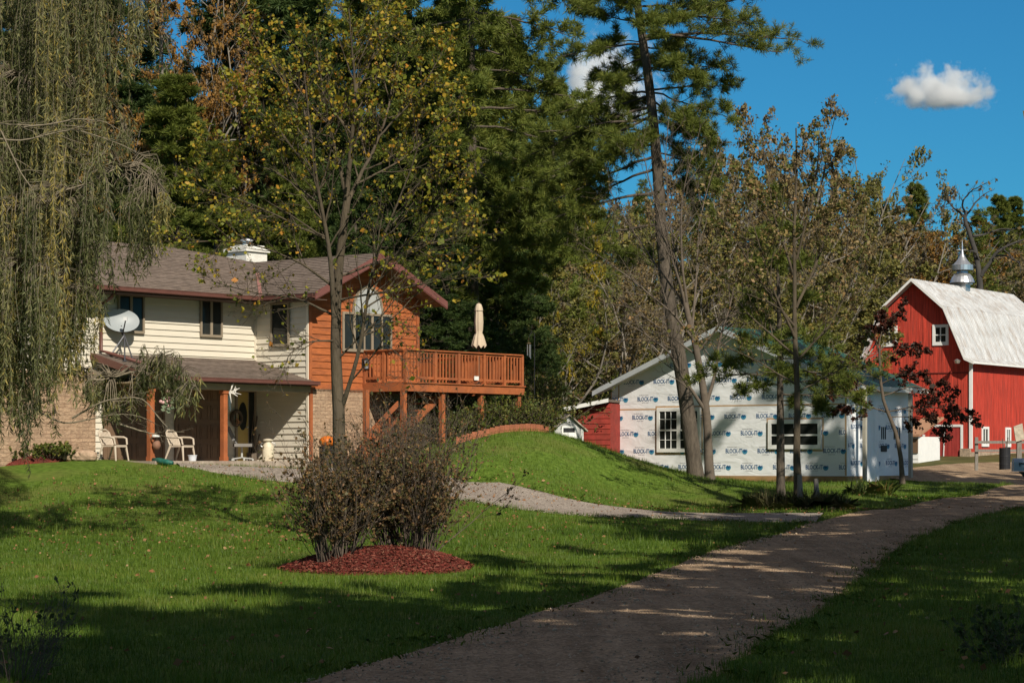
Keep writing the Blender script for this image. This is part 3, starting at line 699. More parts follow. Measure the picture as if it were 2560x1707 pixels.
def logo(mb, fr, u, z, inside, s=.95, n=.006):
    def put(T, x, y, wd, ht, m):
        V, F_ = T; sx = wd/V[:, 0].max(); sy = ht/.72
        pts = np.stack([u+(x+V[:, 0]*sx)*s, z+(y+V[:, 1]*sy)*s], -1); ok = [inside(a, b) for a, b in pts]
        for f in F_:
            if all(ok[i] for i in f): mb.add([fr.pt(pts[i][0], n, pts[i][1]) for i in f], [(0,1,2)], m)
    put(TB, 0, .01, .82, .188, 1); put(TS, .08, .245, .50, .05, 4); put(TH, .24, -.085, .34, .045, 4)
    cx, cy, r = .95, .09, .135
    def disc(poly, m, dn):
        pts = [(u+x*s, z+y*s) for x, y in poly]
        if all(inside(a, b) for a, b in pts): mb.add([fr.pt(a, n+dn, b) for a, b in pts], [tuple(range(len(pts)))], m)
    ci = [(cx+r*math.cos(2*math.pi*i/20), cy+r*math.sin(2*math.pi*i/20)) for i in range(20)]
    disc(ci, 2, 0)
    disc([(cx+.85*r*math.cos(math.pi*i/10), cy+.02+.85*r*math.sin(math.pi*i/10)) for i in range(11)], 0, .002)
    disc([(cx-.10,cy+.03),(cx-.03,cy+.085),(cx+.02,cy+.05),(cx+.07,cy+.075),(cx+.11,cy+.03),(cx,cy-.06)], 1, .004)
mb = MB()
A_in = lambda u, z: aL+.03 < u < -.03 and zb+.03 < z < ze + .41*min(u-aL, -u) - .12
mb.add([A.pt(aL,0,zb), A.pt(0,0,zb), A.pt(0,0,ze), A.pt(um,0,za), A.pt(aL,0,ze)], [(0,1,2,3,4)], 0)
mb.add([B.pt(0,0,zb), B.pt(5.4,0,zb), B.pt(5.4,0,ze), B.pt(0,0,ze)], [(0,1,2,3)], 0)
mb.add([A.pt(aL,0,zb), A.pt(aL,-5.4,zb), A.pt(aL,-5.4,ze), A.pt(aL,0,ze)], [(3,2,1,0)], 0)
mb.add([A.pt(aL,-5.4,zb), A.pt(0,-5.4,zb), A.pt(0,-5.4,ze), A.pt(um,-5.4,za), A.pt(aL,-5.4,ze)], [(4,3,2,1,0)], 0)
for py, px in ((914,1600),(955,1559),(997,1594),(1043,1581),(1084,1545),(1127,1584),(1166,1620)):
    zr = A.z(px, py+6); u = A.u(px)
    for k in range(-2, 10):
        if aL-1 < u+k*1.5 < 0: logo(mb, A, u+k*1.5, zr, A_in)
B_in = lambda u, z: .05 < u < 5.35 and zb+.05 < z < ze-.1
for j, zr in enumerate((1.7, 2.4, 3.15, 3.85)):
    for k in range(5): logo(mb, B, .3+k*1.5-(j % 2)*.7, zr, B_in)
def tape(fr, u0, u1, z0, z1): mb.add([fr.pt(u0,.004,z0), fr.pt(u1,.004,z0), fr.pt(u1,.004,z1), fr.pt(u0,.004,z1)], [(0,1,2,3)], 3)
zt = A.z(1600, 1025); tape(A, aL+.005, A.u(1640), zt, zt+.06); tape(A, A.u(1757), -.12, zt+.10, zt+.16); tape(A, aL+.006, aL+.08, zb+.02, zt-.002); tape(A, aL+.006, aL+.06, zt+.062, ze-.05)
ut = A.u(1547); tape(A, ut-.03, ut+.03, zt+.062, ze+.15); tape(A, -.1, -.03, zb+.02, ze-.1)
wa, wb, wz0, wz1 = A.u(1644), A.u(1752), A.z(1698,1130), A.z(1698,1020)
xa, xb, xz0, xz1 = A.u(1922), A.u(2054), A.z(1988,1122), A.z(1988,1050)
for p, q, r, s_ in ((wa,wb,wz0,wz1),(xa,xb,xz0,xz1)):
    for e in ((p-.10,p-.03,r-.1,s_+.1),(q+.03,q+.10,r-.1,s_+.1)): tape(A, *e)
    tape(A, p-.028, q+.028, s_+.03, s_+.1); tape(A, p-.028, q+.028, r-.1, r-.03)
mb.build('wall', MW, gar)
mb = MB()
A.box(mb, aL, 0, -.03, .03, zb-.17, zb-.005); A.box(mb, aL-.02, .02, -.0, .06, zb-.55, zb-.175); B.box(mb, 0, 5.4, -.03, .03, zb-.5, zb-.005)
mb.build('sill_boards', mat('treated_lumber', (.33,.20,.09), .8, .2, 4, stretch=(.6,.6,4)), gar)
window(gar, A, wa, wb, wz0, wz1, .13, 'white', vm=((.5,.16),(.195,.022),(.325,.022),(.675,.022),(.805,.022)), hm=((.5,.07),(.28,.022),(.75,.022)), n0=.02, th=.06)
window(gar, A, xa, xb, xz0, xz1, .14, 'white', vm=((.5,.05),), hm=((.48,.07),), n0=.02, th=.06)
# roof
mb = MB(); gs = math.hypot(1,.41); UPa = (-A.D+np.array([0,0,.41]))/gs; Na = np.array([.41*A.D[0], .41*A.D[1], 1])/gs
OA = A.pt(.55, 0, ze-.41*.55+.06); hl = (-um+.55)*gs
siding(mb, [(0,-.55),(hl,-.55),(hl,6.0),(0,6.0)], OA, UPa, -A.N, Na, .3, .02)
mb.prism([OA+UPa*v-A.N*u for v, u in ((0,-.55),(hl,-.55),(hl,6),(0,6))], -Na*.10)
UPb = (A.D+np.array([0,0,.41]))/gs; Nb = np.array([-.41*A.D[0], -.41*A.D[1], 1])/gs; OB = A.pt(aL-.55, 0, ze-.41*.55+.06)
mb.prism([OB+UPb*v-A.N*u for v, u in ((0,-.55),(hl,-.55),(hl,6),(0,6))], -Nb*.10)
gr = mb.build('roof', mat('green_metal_roof', (.022,.085,.062), .4, .15, 2, spec=.4), gar)
mb = MB(); apx = A.pt(um, .56, za+.06+.01)
for e in (A.pt(aL-.56,.56,ze-.41*.55+.05), A.pt(.56,.56,ze-.41*.55+.05)):
    mb.prism([apx+(0,0,.02), e+(0,0,.02), e-(0,0,.2), apx-(0,0,.2)], A.N*.03)
mb.build('rake_board', mat('grey_aluminium_trim', (.42,.44,.45), .4, .12, 2), gr)
mb = MB(); mb.bar(A.pt(.57,.56,ze-.41*.57), A.pt(.57,-6,ze-.41*.57), .03, .2)
for e0, e1 in ((aL-.5, um), (um, .5)):
    f = lambda u: ze+.41*min(u-aL, -u)-.06
    mb.prism([A.pt(e0,.55,f(e0)), A.pt(e1,.55,f(e1)), A.pt(e1,.0,f(e1)), A.pt(e0,.0,f(e0))], (0,0,-.02))
mb.build('eave_trim', mat('white_eave_board', (.55,.54,.5), .5, .1), gr)
for u in (.55, 4.55):
    mb = MB(); B.box(mb, u-.07, u+.07, .42, .56, zb-.6, ze-.35)
    mb.build('eave_post', mat('pale_post_lumber', (.36,.33,.27), .7, .12), gar)
mb = MB()       # loose flap of wrap
for i in range(8):
    a0, a1 = 1.35+i*.16, 1.35+(i+1)*.16; d0, d1 = .08+.07*math.sin(i*1.4), .08+.07*math.sin((i+1)*1.4)
    mb.add([B.pt(a0,d0+.05,zb-.35), B.pt(a1,d1+.05,zb-.35), B.pt(a1,d1*.4,ze-.4), B.pt(a0,d0*.4,ze-.4)], [(0,1,2,3)], 0)
mb.build('loose_wrap_sheet', MW[0], gar)
for uu, cnt in ((1.1,2),(2.9,3),(4.0,4)):
    mb = MB()
    for i in range(cnt): B.box(mb, uu+i*.16, uu+i*.16+.07, .003, .02, 2.75, 3.25)
    mb.build('vent_slots', M['black'], gar)
mb = MB(); B.box(mb, 2.86, 3.36, .01, .03, 2.25, 2.5); mb.build('dark_opening', M['black'], gar)
# ------------------------------------------------------------------ red barn
Kb = np.array(xy(2425, 138.0)); Q = Fr(Kb, -33); R = Fr(Kb, 57)
barn = thing('red_barn', (Kb[0], Kb[1], 1.45), 'tall red gambrel barn with a weathered white metal roof and a silver ventilator', 'barn')
no = .6; prof = [(Q.u(px, no), Q.z(px, py, no)) for px, py in ((2278,697),(2357,766),(2410,893),(2434,904))]
ua = prof[0][0]; zb = 1.47
lenr = None
# length from the far end of the ridge
for L_ in np.arange(4, 30, .05):
    q = Q.pt(ua, -L_, 0)
    if 1280+q[0]/q[1]*F > 2533: lenr = L_; break
lenr = lenr or 14
mb = MB()
for sgn in (1, -1):
    pr = [(ua+sgn*(u-ua), z) for u, z in prof]
    for (ua_, za_), (ub_, zb_) in zip(pr[:-1], pr[1:]):
        a = Q.pt(ua_, no, za_); b = Q.pt(ub_, no, zb_); d = b-a; L = np.linalg.norm(d); d /= L
        nr = np.cross(d, Q.N); nr = nr if nr[2] > 0 else -nr
        siding(mb, [(0,0),(L,0),(L,lenr+no),(0,lenr+no)], a, d, -Q.N, nr, .28, .035)
        mb.prism([a, b, b-Q.N*(lenr+no), a-Q.N*(lenr+no)], -nr*.08)
broof = mb.build('roof', M['tin'], barn)
mb = MB()
for sgn in (1, -1):
    pr = [(ua+sgn*(u-ua), z) for u, z in prof]
    for (ua_, za_), (ub_, zb_) in zip(pr[:-1], pr[1:]):
        mb.bar(Q.pt(ua_,no+.02,za_-.05), Q.pt(ub_,no+.02,zb_-.05), .05, .17, up=Q.N) if False else mb.prism([Q.pt(ua_,no+.003,za_+.04), Q.pt(ub_,no+.003,zb_+.04), Q.pt(ub_,no+.003,zb_-.14), Q.pt(ua_,no+.003,za_-.14)], Q.N*.03)
mb.bar(Q.pt(prof[3][0],no,prof[3][1]-.04), Q.pt(prof[3][0],-lenr,prof[3][1]-.04), .03, .12)
mb.build('rake_trim', M['white'], broof)
mb = MB(); pk = [p for p in prof[:3]]
wl = lambda u: u
left = [(2*ua-u, z) for u, z in pk[::-1]]
b2 = min(0.0, pk[2][0]-.04)
wp = [(zb, 2*ua-0.0), (zb, 0.0), (prof[3][1]-.22, 0.0), (pk[2][1]-.14, b2), (pk[1][1]-.14, pk[1][0]-.06), (pk[0][1]-.14, ua), (pk[1][1]-.14, 2*ua-pk[1][0]+.06), (pk[2][1]-.14, 2*ua-b2), (prof[3][1]-.22, 2*ua)]
zmid = Q.z(2300, 932)
low = [(zb,2*ua),(zb,0),(zmid-.02,0),(zmid-.02,2*ua)]; up_ = [(zmid,2*ua),(zmid,0)] + wp[2:]
siding(mb, low, Q.pt(0,0,0), Zv, Q.D, Q.N, .24, .012, jit=1.5, rng=hr)
siding(mb, up_, Q.pt(0,.04,0), Zv, Q.D, Q.N, .24, .012, jit=1.5, rng=hr)
ze_ = prof[3][1]-.05
siding(mb, [(zb+.9,0),(ze_,0),(ze_,lenr),(zb+.9,lenr)], R.pt(0,0,0), Zv, R.D, R.N, .24, .012, jit=1.5, rng=hr)
body = [Q.pt(u, -.02, z) for z, u in wp]; mb.prism(body, -Q.N*(lenr-.1))
mb.build('wall', M['barnred'], barn)
mb = MB(); Q.box(mb, 2*ua, 0, .0, .05, zmid-.06, zmid-.0); mb.build('drip_board', mat('dark_red_board', (.14,.02,.015), .8, .1), barn)
mb = MB(); R.box(mb, -.03, lenr, -.02, .1, zb-.6, zb+.9); Q.box(mb, -.55, .08, .02, .16, zb-.6, zb+1.1)
mb.build('fieldstone_base', mat('fieldstone', (.36,.27,.19), .9, .35, 5, .9, 9, dirt=(.2,.16,.12), dscale=4), barn)
mb = MB(); Q.box(mb, -.02, .16, -.02, .09, zb+1.1, ze_+.1) ; mb.build('corner_board', M['white'], barn)
for px0, px1, y0, y1 in ((2204,2244,816,867),(2332,2372,812,864)):
    window(barn, Q, Q.u(px0,.05), Q.u(px1,.05), Q.z(px0,y1), Q.z(px0,y0), .17, 'white', vm=((.5,.06),), hm=((.5,.06),), n0=.055, th=.06)
for px0, px1, y0, y1 in ((2453,2470,1066,1116),(2512,2525,1068,1117)):
    window(barn, R, R.u(px0), R.u(px1), R.z(px0,y1), R.z(px0,y0), .14, 'white', vm=((.5,.08),), n0=.02, th=.06)
# doors on the gable end
mb = MB(); d0, d1, dz0, dz1 = Q.u(2297), Q.u(2405), zb+.02, Q.z(2380,1066)
siding(mb, [(dz0,d0),(dz1,d0+.9),(dz1,d1),(dz0,d1)], Q.pt(0,.03,0), Zv, Q.D, Q.N, .26, .01)
mb.prism([Q.pt(d0,.03,dz0), Q.pt(d1,.03,dz0), Q.pt(d1,.03,dz1), Q.pt(d0+.9,.03,dz1)], -Q.N*.02)
bd = mb.build('barn_door', mat('faded_red_door', (.30,.035,.028), .8, .3, 3, stretch=(4,4,.4)), barn)
mb = MB()
Q.box(mb, d1-.06, d1+.08, .04, .08, dz0, dz1+.1); Q.box(mb, d0+1.0, d1-.06, .04, .08, dz1-.02, dz1+.12)
mb.bar(Q.pt(d0,.06,dz0), Q.pt(d0+.35,.06,dz0+1.9), .14, .04, up=Q.N); mb.bar(Q.pt((d0+d1)/2+.2,.06,dz0), Q.pt((d0+d1)/2+.3,.06,dz1-.03), .05, .04, up=Q.N)
mb.build('door_trim', M['white'], bd)
# ventilator on the ridge
vp = None
for L_ in np.arange(.5, lenr, .05):
    q = Q.pt(ua, -L_, 0)
    if 1280+q[0]/q[1]*F > 2405: vp = q; break
zv = lambda y: EYE+(HY-y)*vp[1]/F
pm = vp[1]/F
mb = MB(); mb.cbox((vp[0],vp[1],(zv(745)+zv(709))/2), 30*pm, 30*pm, zv(709)-zv(745), math.radians(57)); mb.cbox((vp[0],vp[1],zv(708)), 40*pm, 40*pm, .12, math.radians(57))
mb.lathe([(31*pm,zv(707)),(29*pm,zv(700)),(25*pm,zv(692)),(19*pm,zv(685)),(14*pm,zv(683)),(13*pm,zv(675))], (vp[0],vp[1],0), 20)
mb.lathe([(12*pm,zv(682)),(12*pm,zv(660))], (vp[0],vp[1],0), 12)
mb.lathe([(27*pm,zv(676)),(27*pm,zv(663)),(22*pm,zv(661)),(14*pm,zv(652)),(8*pm,zv(643)),(4*pm,zv(635)),(2.2*pm,zv(625)),(1.6*pm,zv(612)),(.4*pm,zv(600))], (vp[0],vp[1],0), 20)
mb.tube([(vp[0]-14*pm,vp[1],zv(624.5)), (vp[0]+9*pm,vp[1],zv(624.5))], .6*pm, 6)
mb.build('ventilator', M['silver'], broof, smooth=False)
# barn yard light
mb = MB(); a = Q.pt(-.5,.1,Q.z(2415,902)); mb.tube([a, a+Q.N*.5+(0,0,.05)], .03, 6); mb.lathe([(.02,.1),(.2,.0),(.14,-.16),(0,-.2)], a+Q.N*.6+np.array([0,0,0]), 10)
mb.build('yard_light', M['silver'], barn)
# small white lean-to between garage and barn
ln = Fr(xy(2300,132), -33); lt0 = ln.u(2262)
lean = thing('milk_house', ln.pt(lt0,0,1.4), 'small white sided shed between the wrapped garage and the barn doors', 'shed')
mb = MB(); siding(mb, [(lt0,1.3),(-.1,1.3),(-.1,3.2),(lt0,3.2)], ln.pt(0,0,0), ln.D, Zv, ln.N, .33, .03); ln.box(mb, lt0, -.1, -3.0, -.01, 1.0, 3.2); mb.build('white_wall', M['white'], lean)
mb = MB(); ln.box(mb, lt0+.2, lt0+.8, .03, .08, 2.3, 3.1); mb.build('brown_window', M['browndoor'], lean)
mb = MB(); mb.prism([ln.pt(lt0-.2,.3,3.2), ln.pt(.1,.3,3.2), ln.pt(.1,-3.1,4.2), ln.pt(lt0-.2,-3.1,4.2)], (0,0,.12)); mb.build('roof', mat('rusty_roof', (.36,.20,.12), .7, .2, 3), lean)

# ------------------------------------------------------------------ red shed and little white outhouse behind the mound
rf = Fr(xy(1412, 100.2), -16); re_ = rf.u(1526)
rs = thing('red_shed', rf.pt(0,0,1.2), 'low red shed with a white fascia behind the left edge of the wrapped garage', 'shed')
mb = MB(); zl, zr_ = rf.z(1412,1030), rf.z(1530,1008)
siding(mb, [(.1,1.0),(re_,1.0),(re_,zr_),(.1,zl)], rf.pt(0,0,0), rf.D, Zv, rf.N, .22, .025); mb.prism([rf.pt(.1,-.01,1), rf.pt(re_,-.01,1), rf.pt(re_,-.01,zr_), rf.pt(.1,-.01,zl)], -rf.N*4); mb.build('wall', mat('shed_red_boards', (.26,.032,.022), .8, .3, 3, dirt=(.2,.03,.02), dscale=2), rs)
mb = MB(); mb.prism([rf.pt(-.1,.35,zl+.02), rf.pt(re_,.35,zr_+.06), rf.pt(re_,-4,zr_+.06), rf.pt(-.1,-4,zl+.02)], (0,0,.10)); ro = mb.build('roof', M['shingle'], rs)
mb = MB(); mb.prism([rf.pt(-.1,.352,zl-.0), rf.pt(re_,.352,zr_+.04), rf.pt(re_,.352,zr_+.2), rf.pt(-.1,.352,zl+.16)], rf.N*.03); mb.build('fascia', M['white'], ro)
of = Fr(xy(1387, 84), 14); og = of.u(1457); oz0 = float(hh(*of.pt(og/2,0,0)[:2]))-.5
oh = thing('outhouse', of.pt(og/2,0,oz0), 'tiny white wooden well house with a pitched roof behind the grassy mound', 'shed')
oe, oa = of.z(1387,1071), of.z(1420,1040); od = 1.3
mb = MB(); mb.prism([of.pt(0,0,oz0), of.pt(og,0,oz0), of.pt(og,0,oe), of.pt(og/2,0,oa), of.pt(0,0,oe)], -of.N*od)
mb.build('wall', mat('grey_white_boards', (.44,.44,.43), .8, .16, 4, stretch=(5,5,.5), dirt=(.26,.25,.23), dscale=2), oh)
mb = MB(); sl2 = (oa-oe)/(og/2)
for e in (-.10, og+.16):
    a = of.pt(og/2,.12,oa+.02); b = of.pt(e,.12,oa+.02-abs(e-og/2)*sl2)
    mb.prism([a, b, b-of.N*(od+.25), a-of.N*(od+.25)], (0,0,.055))
mb.build('roof', mat('old_wood_shingles', (.33,.28,.22), .9, .3, 6), oh)
mb = MB(); c = of.u(1422); dt = of.z(1422,1065); hwd = .27
of.box(mb, c-hwd, c-hwd+.06, 0, .04, oz0, dt); of.box(mb, c+hwd-.06, c+hwd, 0, .04, oz0, dt); of.box(mb, c-hwd+.06, c+hwd-.06, 0, .04, dt-.06, dt); of.box(mb, c-hwd+.06, c+hwd-.06, 0, .025, oz0, dt-.22)
mb.build('door', M['white'], oh)
mb = MB(); of.box(mb, c-hwd+.06, c+hwd-.06, 0, .015, dt-.22, dt-.06); mb.build('transom', M['black'], oh)
mb = MB(); of.box(mb, og-.07, og+.015, 0, .035, oz0, oe); mb.build('corner_board', M['white'], oh)

# ------------------------------------------------------------------ fence, barrel, stump, mailbox by the barn
def up(x, y): return float(hh(x, y))
fe = thing('rail_fence', (*xy(2440,118), up(*xy(2440,118))), 'dark grey two rail wooden fence in front of the barn side wall', 'fence')
p0 = P(2441,1100,118); p1 = P(2640,1100,118)
for i, px in enumerate((2441,2548,2655)):
    q = P(px,1100,118); mb = MB(); mb.cbox((q[0],q[1],(q[2]+.15+up(q[0],q[1])-.2)/2), .15, .15, q[2]+.15-up(q[0],q[1])+.2); mb.build('post', M['greywood'], fe)
for y in (1105, 1126):
    a, b = P(2437,y,117.85), P(2665,y,117.85); mb = MB(); mb.bar(a, b, .05, .13); mb.build('rail', M['greywood'], fe)
q = P(2512,1140,116); g0 = up(q[0],q[1])
br = thing('barrel', (q[0],q[1],g0), 'black burn barrel standing in front of the rail fence', 'barrel')
mb = MB(); zt_ = EYE+(HY-1119)*116/F; h_ = zt_-g0
mb.lathe([(0,g0),(.27,g0),(.27,g0+h_*.32),(.285,g0+h_*.33),(.27,g0+h_*.35),(.27,g0+h_*.64),(.285,g0+h_*.65),(.27,g0+h_*.67),(.27,g0+h_),(.24,g0+h_),(.24,g0+h_-.1),(0,g0+h_-.1)], (q[0],q[1],0), 20); mb.build('drum', M['black'], br)
mb = MB(); 
for dx, dz in ((-.1,.45),(.08,.3),(.16,.5)): mb.tube([(q[0]+dx*.5,q[1],g0+h_-.3),(q[0]+dx,q[1]+.05,g0+h_+dz)], .025, 6)
mb.build('sticks', M['twig'], br)
q = P(2545,1080,114); g0 = up(q[0],q[1])
sp = thing('driftwood_board', (q[0],q[1],g0), 'weathered pale slab of wood on a post at the right edge before the barn', 'post')
mb = MB(); mb.cbox((q[0]+.05,q[1],(g0+EYE+(HY-1100)*114/F)/2), .22, .2, EYE+(HY-1100)*114/F-g0); mb.build('post', M['greywood'], sp)
mb = MB(); mb.prism([P(2534,1066,113.8), P(2556,1058,113.8), P(2562,1098,113.8), P(2540,1104,113.8)], (0,.12,0)); mb.build('slab', mat('pale_driftwood', (.42,.36,.28), .9, .25, 7, .4, 20), sp)
# mailbox
q = P(2566,1180,60); g0 = up(q[0],q[1]); mz = EYE+(HY-1178)*60/F
mbx = thing('mailbox', (q[0],q[1],g0), 'pale blue grey mailbox on a green metal post at the right edge of the road', 'mailbox')
mb = MB(); cx, cy = q[0]+.12, q[1]; hw = .46; 
pr = [(-.16,0),(.16,0),(.16,.2)] + [(.16*math.cos(a),.2+.13*math.sin(a)) for a in np.linspace(.3,math.pi-.3,7)] + [(-.16,.2)]
mb.prism([(cx-hw, cy+a, mz+b) for a, b in pr], (hw*2,0,0)); mb.build('box', mat('pale_blue_enamel', (.36,.40,.46), .4, .06), mbx)
mb = MB(); mb.bar((cx-.34,cy-.175,mz+.2),(cx-.16,cy-.175,mz+.2), .02, .03); mb.bar((cx-.32,cy-.175,mz+.13),(cx-.32,cy-.175,mz+.2), .02, .02, up=(0,1,0)); mb.bar((cx-.16,cy-.175,mz+.15),(cx-.16,cy-.175,mz+.2), .02, .02, up=(0,1,0)); mb.build('flag', M['black'], mbx)
mb = MB(); mb.prism([(cx-.30,cy-.06,mz-.005),(cx+.4,cy-.06,mz-.005),(cx+.3,cy-.06,mz-.16),(cx-.16,cy-.06,mz-.16)], (0,.12,0)); mb.build('bracket', M['black'], mbx)
mb = MB(); mb.cbox((cx+.02,cy,(g0-.2+mz-.1)/2), .1, .1, mz-.1-g0+.2); mb.build('post', mat('green_post_paint', (.10,.14,.12), .6, .1), mbx)
# old posts in the weeds by the pale trunk
for px, py0, py1, Y, lab in ((1999,1186,1268,65.6,'grey weathered post leaning against the thin trunk in the weeds'),(2040,1196,1262,66.5,'shorter split grey post standing in weeds right of the thin trunk')):
    a, b = P(px,py0,Y), P(px,py1,Y); b[2] = up(b[0],b[1])-.1; mb = MB(); mb.tube([b, a*.5+b*.5+np.array([.015,0,0]), a], [.09,.085,.06], 8)
    tag(mb.build('fence_post', M['greywood'], None, smooth=False), lab, 'post', 'old posts in the weeds')

# ------------------------------------------------------------------ satellite dish on the porch roof
db = P(306, 880, 68.0); 
dish = thing('satellite_dish', db, 'grey satellite dish on a tripod standing on the porch roof', 'satellite dish')
dc = P(304, 801, 67.6); rw = 42*67.6/F*1.0
nrm = np.array([.35,-.85,.40]); nrm /= np.linalg.norm(nrm); xx = np.cross((0,0,1), nrm); xx /= np.linalg.norm(xx); yy = np.cross(nrm, xx)
mb = MB(); rings = 6; ns = 28
for side, off in ((0,0),(1,-.02)):
    V = []; 
    for i in range(rings+1):
        r = i/rings
        for k in range(ns):
            a = 2*math.pi*k/ns; V.append(dc + xx*r*rw*1.08*math.cos(a)+yy*r*.36*math.sin(a)+nrm*(.10*r*r-.10+off))
    Fs = [(i*ns+k, i*ns+(k+1) % ns, (i+1)*ns+(k+1) % ns, (i+1)*ns+k) for i in range(rings) for k in range(ns)]
    mb.add(V, Fs if not side else [f[::-1] for f in Fs])
mb.build('reflector', mat('dish_grey', (.30,.325,.335), .45, .04), dish, smooth=True)
mb = MB(); foc = dc+nrm*.42-yy*.22; mb.tube([dc-yy*.40+nrm*.0, foc], .018, 6); mb.tube([dc-yy*.42-nrm*.05, dc-yy*.05-nrm*.13], .03, 6); mb.build('feed_arm', M['black'], dish)
mb = MB(); mb.cbox(foc+(0,0,.05), .10, .09, .1); mb.build('feed_horn', mat('horn_white', (.6,.6,.6), .4, .05), dish)
def roof_z(x, y):
    d = np.array([x, y])-W.O; nn = d @ W.n; return PW+(PE-PW)*nn/(nE+.08)+.03
mb = MB(); top = P(311,838,67.55); mb.tube([top, dc-yy*.30-nrm*.12], .03, 8)
for px, Y in ((276,67.3),(331,67.6),(312,66.9)):
    # foot on the roof along this column
    ft = P(px, 880, Y); ft[2] = roof_z(ft[0], ft[1]); mb.tube([top, ft], .022, 6); mb.cbox(ft, .12, .12, .02)
mb.build('tripod', mat('dark_steel', (.09,.09,.1), .5, .1, metal=.5), dish)

# ------------------------------------------------------------------ porch furniture
def plastic_chair(label, px, py, Y, rz):
    q = P(px, py, Y); q[2] = FL+.0; t = thing('plastic_chair', q, label, 'chair', 'beige plastic chairs under the porch')
    ca, sa = math.cos(rz), math.sin(rz)
    T = lambda x, y, z: q + np.array([x*ca-y*sa, x*sa+y*ca, z])     # +y = front of the chair
    m = M['tan_plastic']
    mb = MB(); V = [T(x,y,.43-.015*math.cos(y*6)) for x, y in ((-.23,-.2),(.23,-.2),(.26,.24),(-.26,.24))]
    mb.prism(V, (0,0,-.035)); mb.bar(T(-.25,.25,.41), T(.25,.25,.41), .03, .06); mb.build('seat', m, t)
    mb = MB()
    for i in range(7):
        x = -.19+i*.063; mb.tube([T(x*.93,-.2,.44), T(x,-.27,.62), T(x*1.02,-.33,.80)], .018, 5)
    mb.tube([T(-.25,-.2,.44), T(-.26,-.27,.62), T(-.24,-.33,.79), T(-.13,-.36,.86), T(.13,-.36,.86), T(.24,-.33,.79), T(.26,-.27,.62), T(.25,-.2,.44)], .026, 6); mb.build('backrest', m, t)
    for s in (-1, 1):
        mb = MB(); mb.tube([T(s*.26,-.28,.66), T(s*.29,-.1,.665), T(s*.30,.12,.655), T(s*.295,.22,.62), T(s*.28,.25,.45)], [.026,.032,.034,.03,.026], 6); mb.build('armrest', m, t)
        mb = MB(); mb.tube([T(s*.255,.23,.42), T(s*.30,.29,0)], [.034,.022], 6); mb.build('leg', m, t)
        mb = MB(); mb.tube([T(s*.235,-.19,.43), T(s*.27,-.36,0)], [.034,.022], 6); mb.build('leg', m, t)
    return t
plastic_chair('beige plastic armchair at the left end of the porch behind willow branches', 284, 1150, 66.3, math.radians(-116))
plastic_chair('beige plastic armchair between the two porch posts beside the white bin', 452, 1153, 67.6, math.radians(-116))
q = P(602,1150,70.4); q[2] = FL
oc = thing('office_chair', q, 'old grey swivel office chair in front of the yellow entry door', 'chair')
mb = MB(); mb.cbox(q+np.array([.05,0,.46]), .52, .5, .09, .2); mb.build('seat', mat('grey_seat_fabric', (.20,.185,.17), .8, .1), oc)
mb = MB(); mb.prism([q+np.array(v) for v in ((-.42,-.2,.98),(-.42,.22,.98),(-.22,.22,.58),(-.22,-.2,.58))], (.07,0,.03)); mb.bar(q+np.array([-.2,0,.62]), q+np.array([-.05,0,.42]), .05, .03); mb.build('backrest', mat('dark_grey_fabric', (.17,.165,.16), .8, .15), oc)
mb = MB(); mb.tube([q+np.array([.03,0,.08]), q+np.array([.03,0,.43])], .03, 8)
for k in range(5):
    a = k*2*math.pi/5; e = q+np.array([.03+.32*math.cos(a),.32*math.sin(a),.06]); mb.bar(q+np.array([.03,0,.1]), e, .04, .03); mb.lathe([(0,-.05),(.03,-.05),(.03,0),(0,0)], e, 8)
mb.build('base', mat('pale_chair_base', (.42,.42,.40), .4, .1), oc)
q = P(670,1152,69.0); q[2] = FL-.02
mc = thing('milk_can', q, 'cream painted milk can standing against the cream wall by the porch', 'milk can')
mb = MB(); mb.lathe([(0,0),(.17,0),(.175,.03),(.17,.4),(.16,.45),(.10,.54),(.10,.58)], q, 18); mb.build('body', mat('cream_can_paint', (.62,.54,.40), .5, .12, 6, dirt=(.35,.26,.16), dscale=5), mc, smooth=True)
mb = MB(); mb.lathe([(.10,.58),(.15,.60),(.15,.63),(.05,.66),(0,.66)], q, 18); mb.build('lid', mat('cream_lid', (.58,.50,.38), .5, .1), mc)
for s in (-1, 1):
    mb = MB(); mb.tube([q+np.array([s*.165,0,.42]), q+np.array([s*.21,0,.46]), q+np.array([s*.2,0,.52]), q+np.array([s*.11,0,.55])], .012, 6); mb.build('handle', M['silver'], mc)
q = P(481,1152,66.9); q[2] = FL
bn = MB(); bn.lathe([(0,0),(.10,0),(.125,.15),(.135,.15),(.135,.165),(.118,.165),(.10,.02),(0,.02)], q, 16); tag(bn.build('plastic_tub', mat('white_tub', (.60,.62,.66), .4, .04)), 'small white plastic tub on the porch floor beside the chair', 'tub')
a = [P(383,1142,65.6), P(398,1147,65.4), P(415,1153,65.2), P(432,1159,65.1)]
for v in a: v[2] = up(v[0], v[1])+.10
mb = MB(); mb.tube(a, [.06,.09,.085,.05], 8); tag(mb.build('garden_hose_bag', mat('teal_tarp', (.018,.11,.085), .5, .3, 8, .5, 12), None, smooth=True), 'rolled teal tarp lying on the lawn edge before the porch', 'tarp')
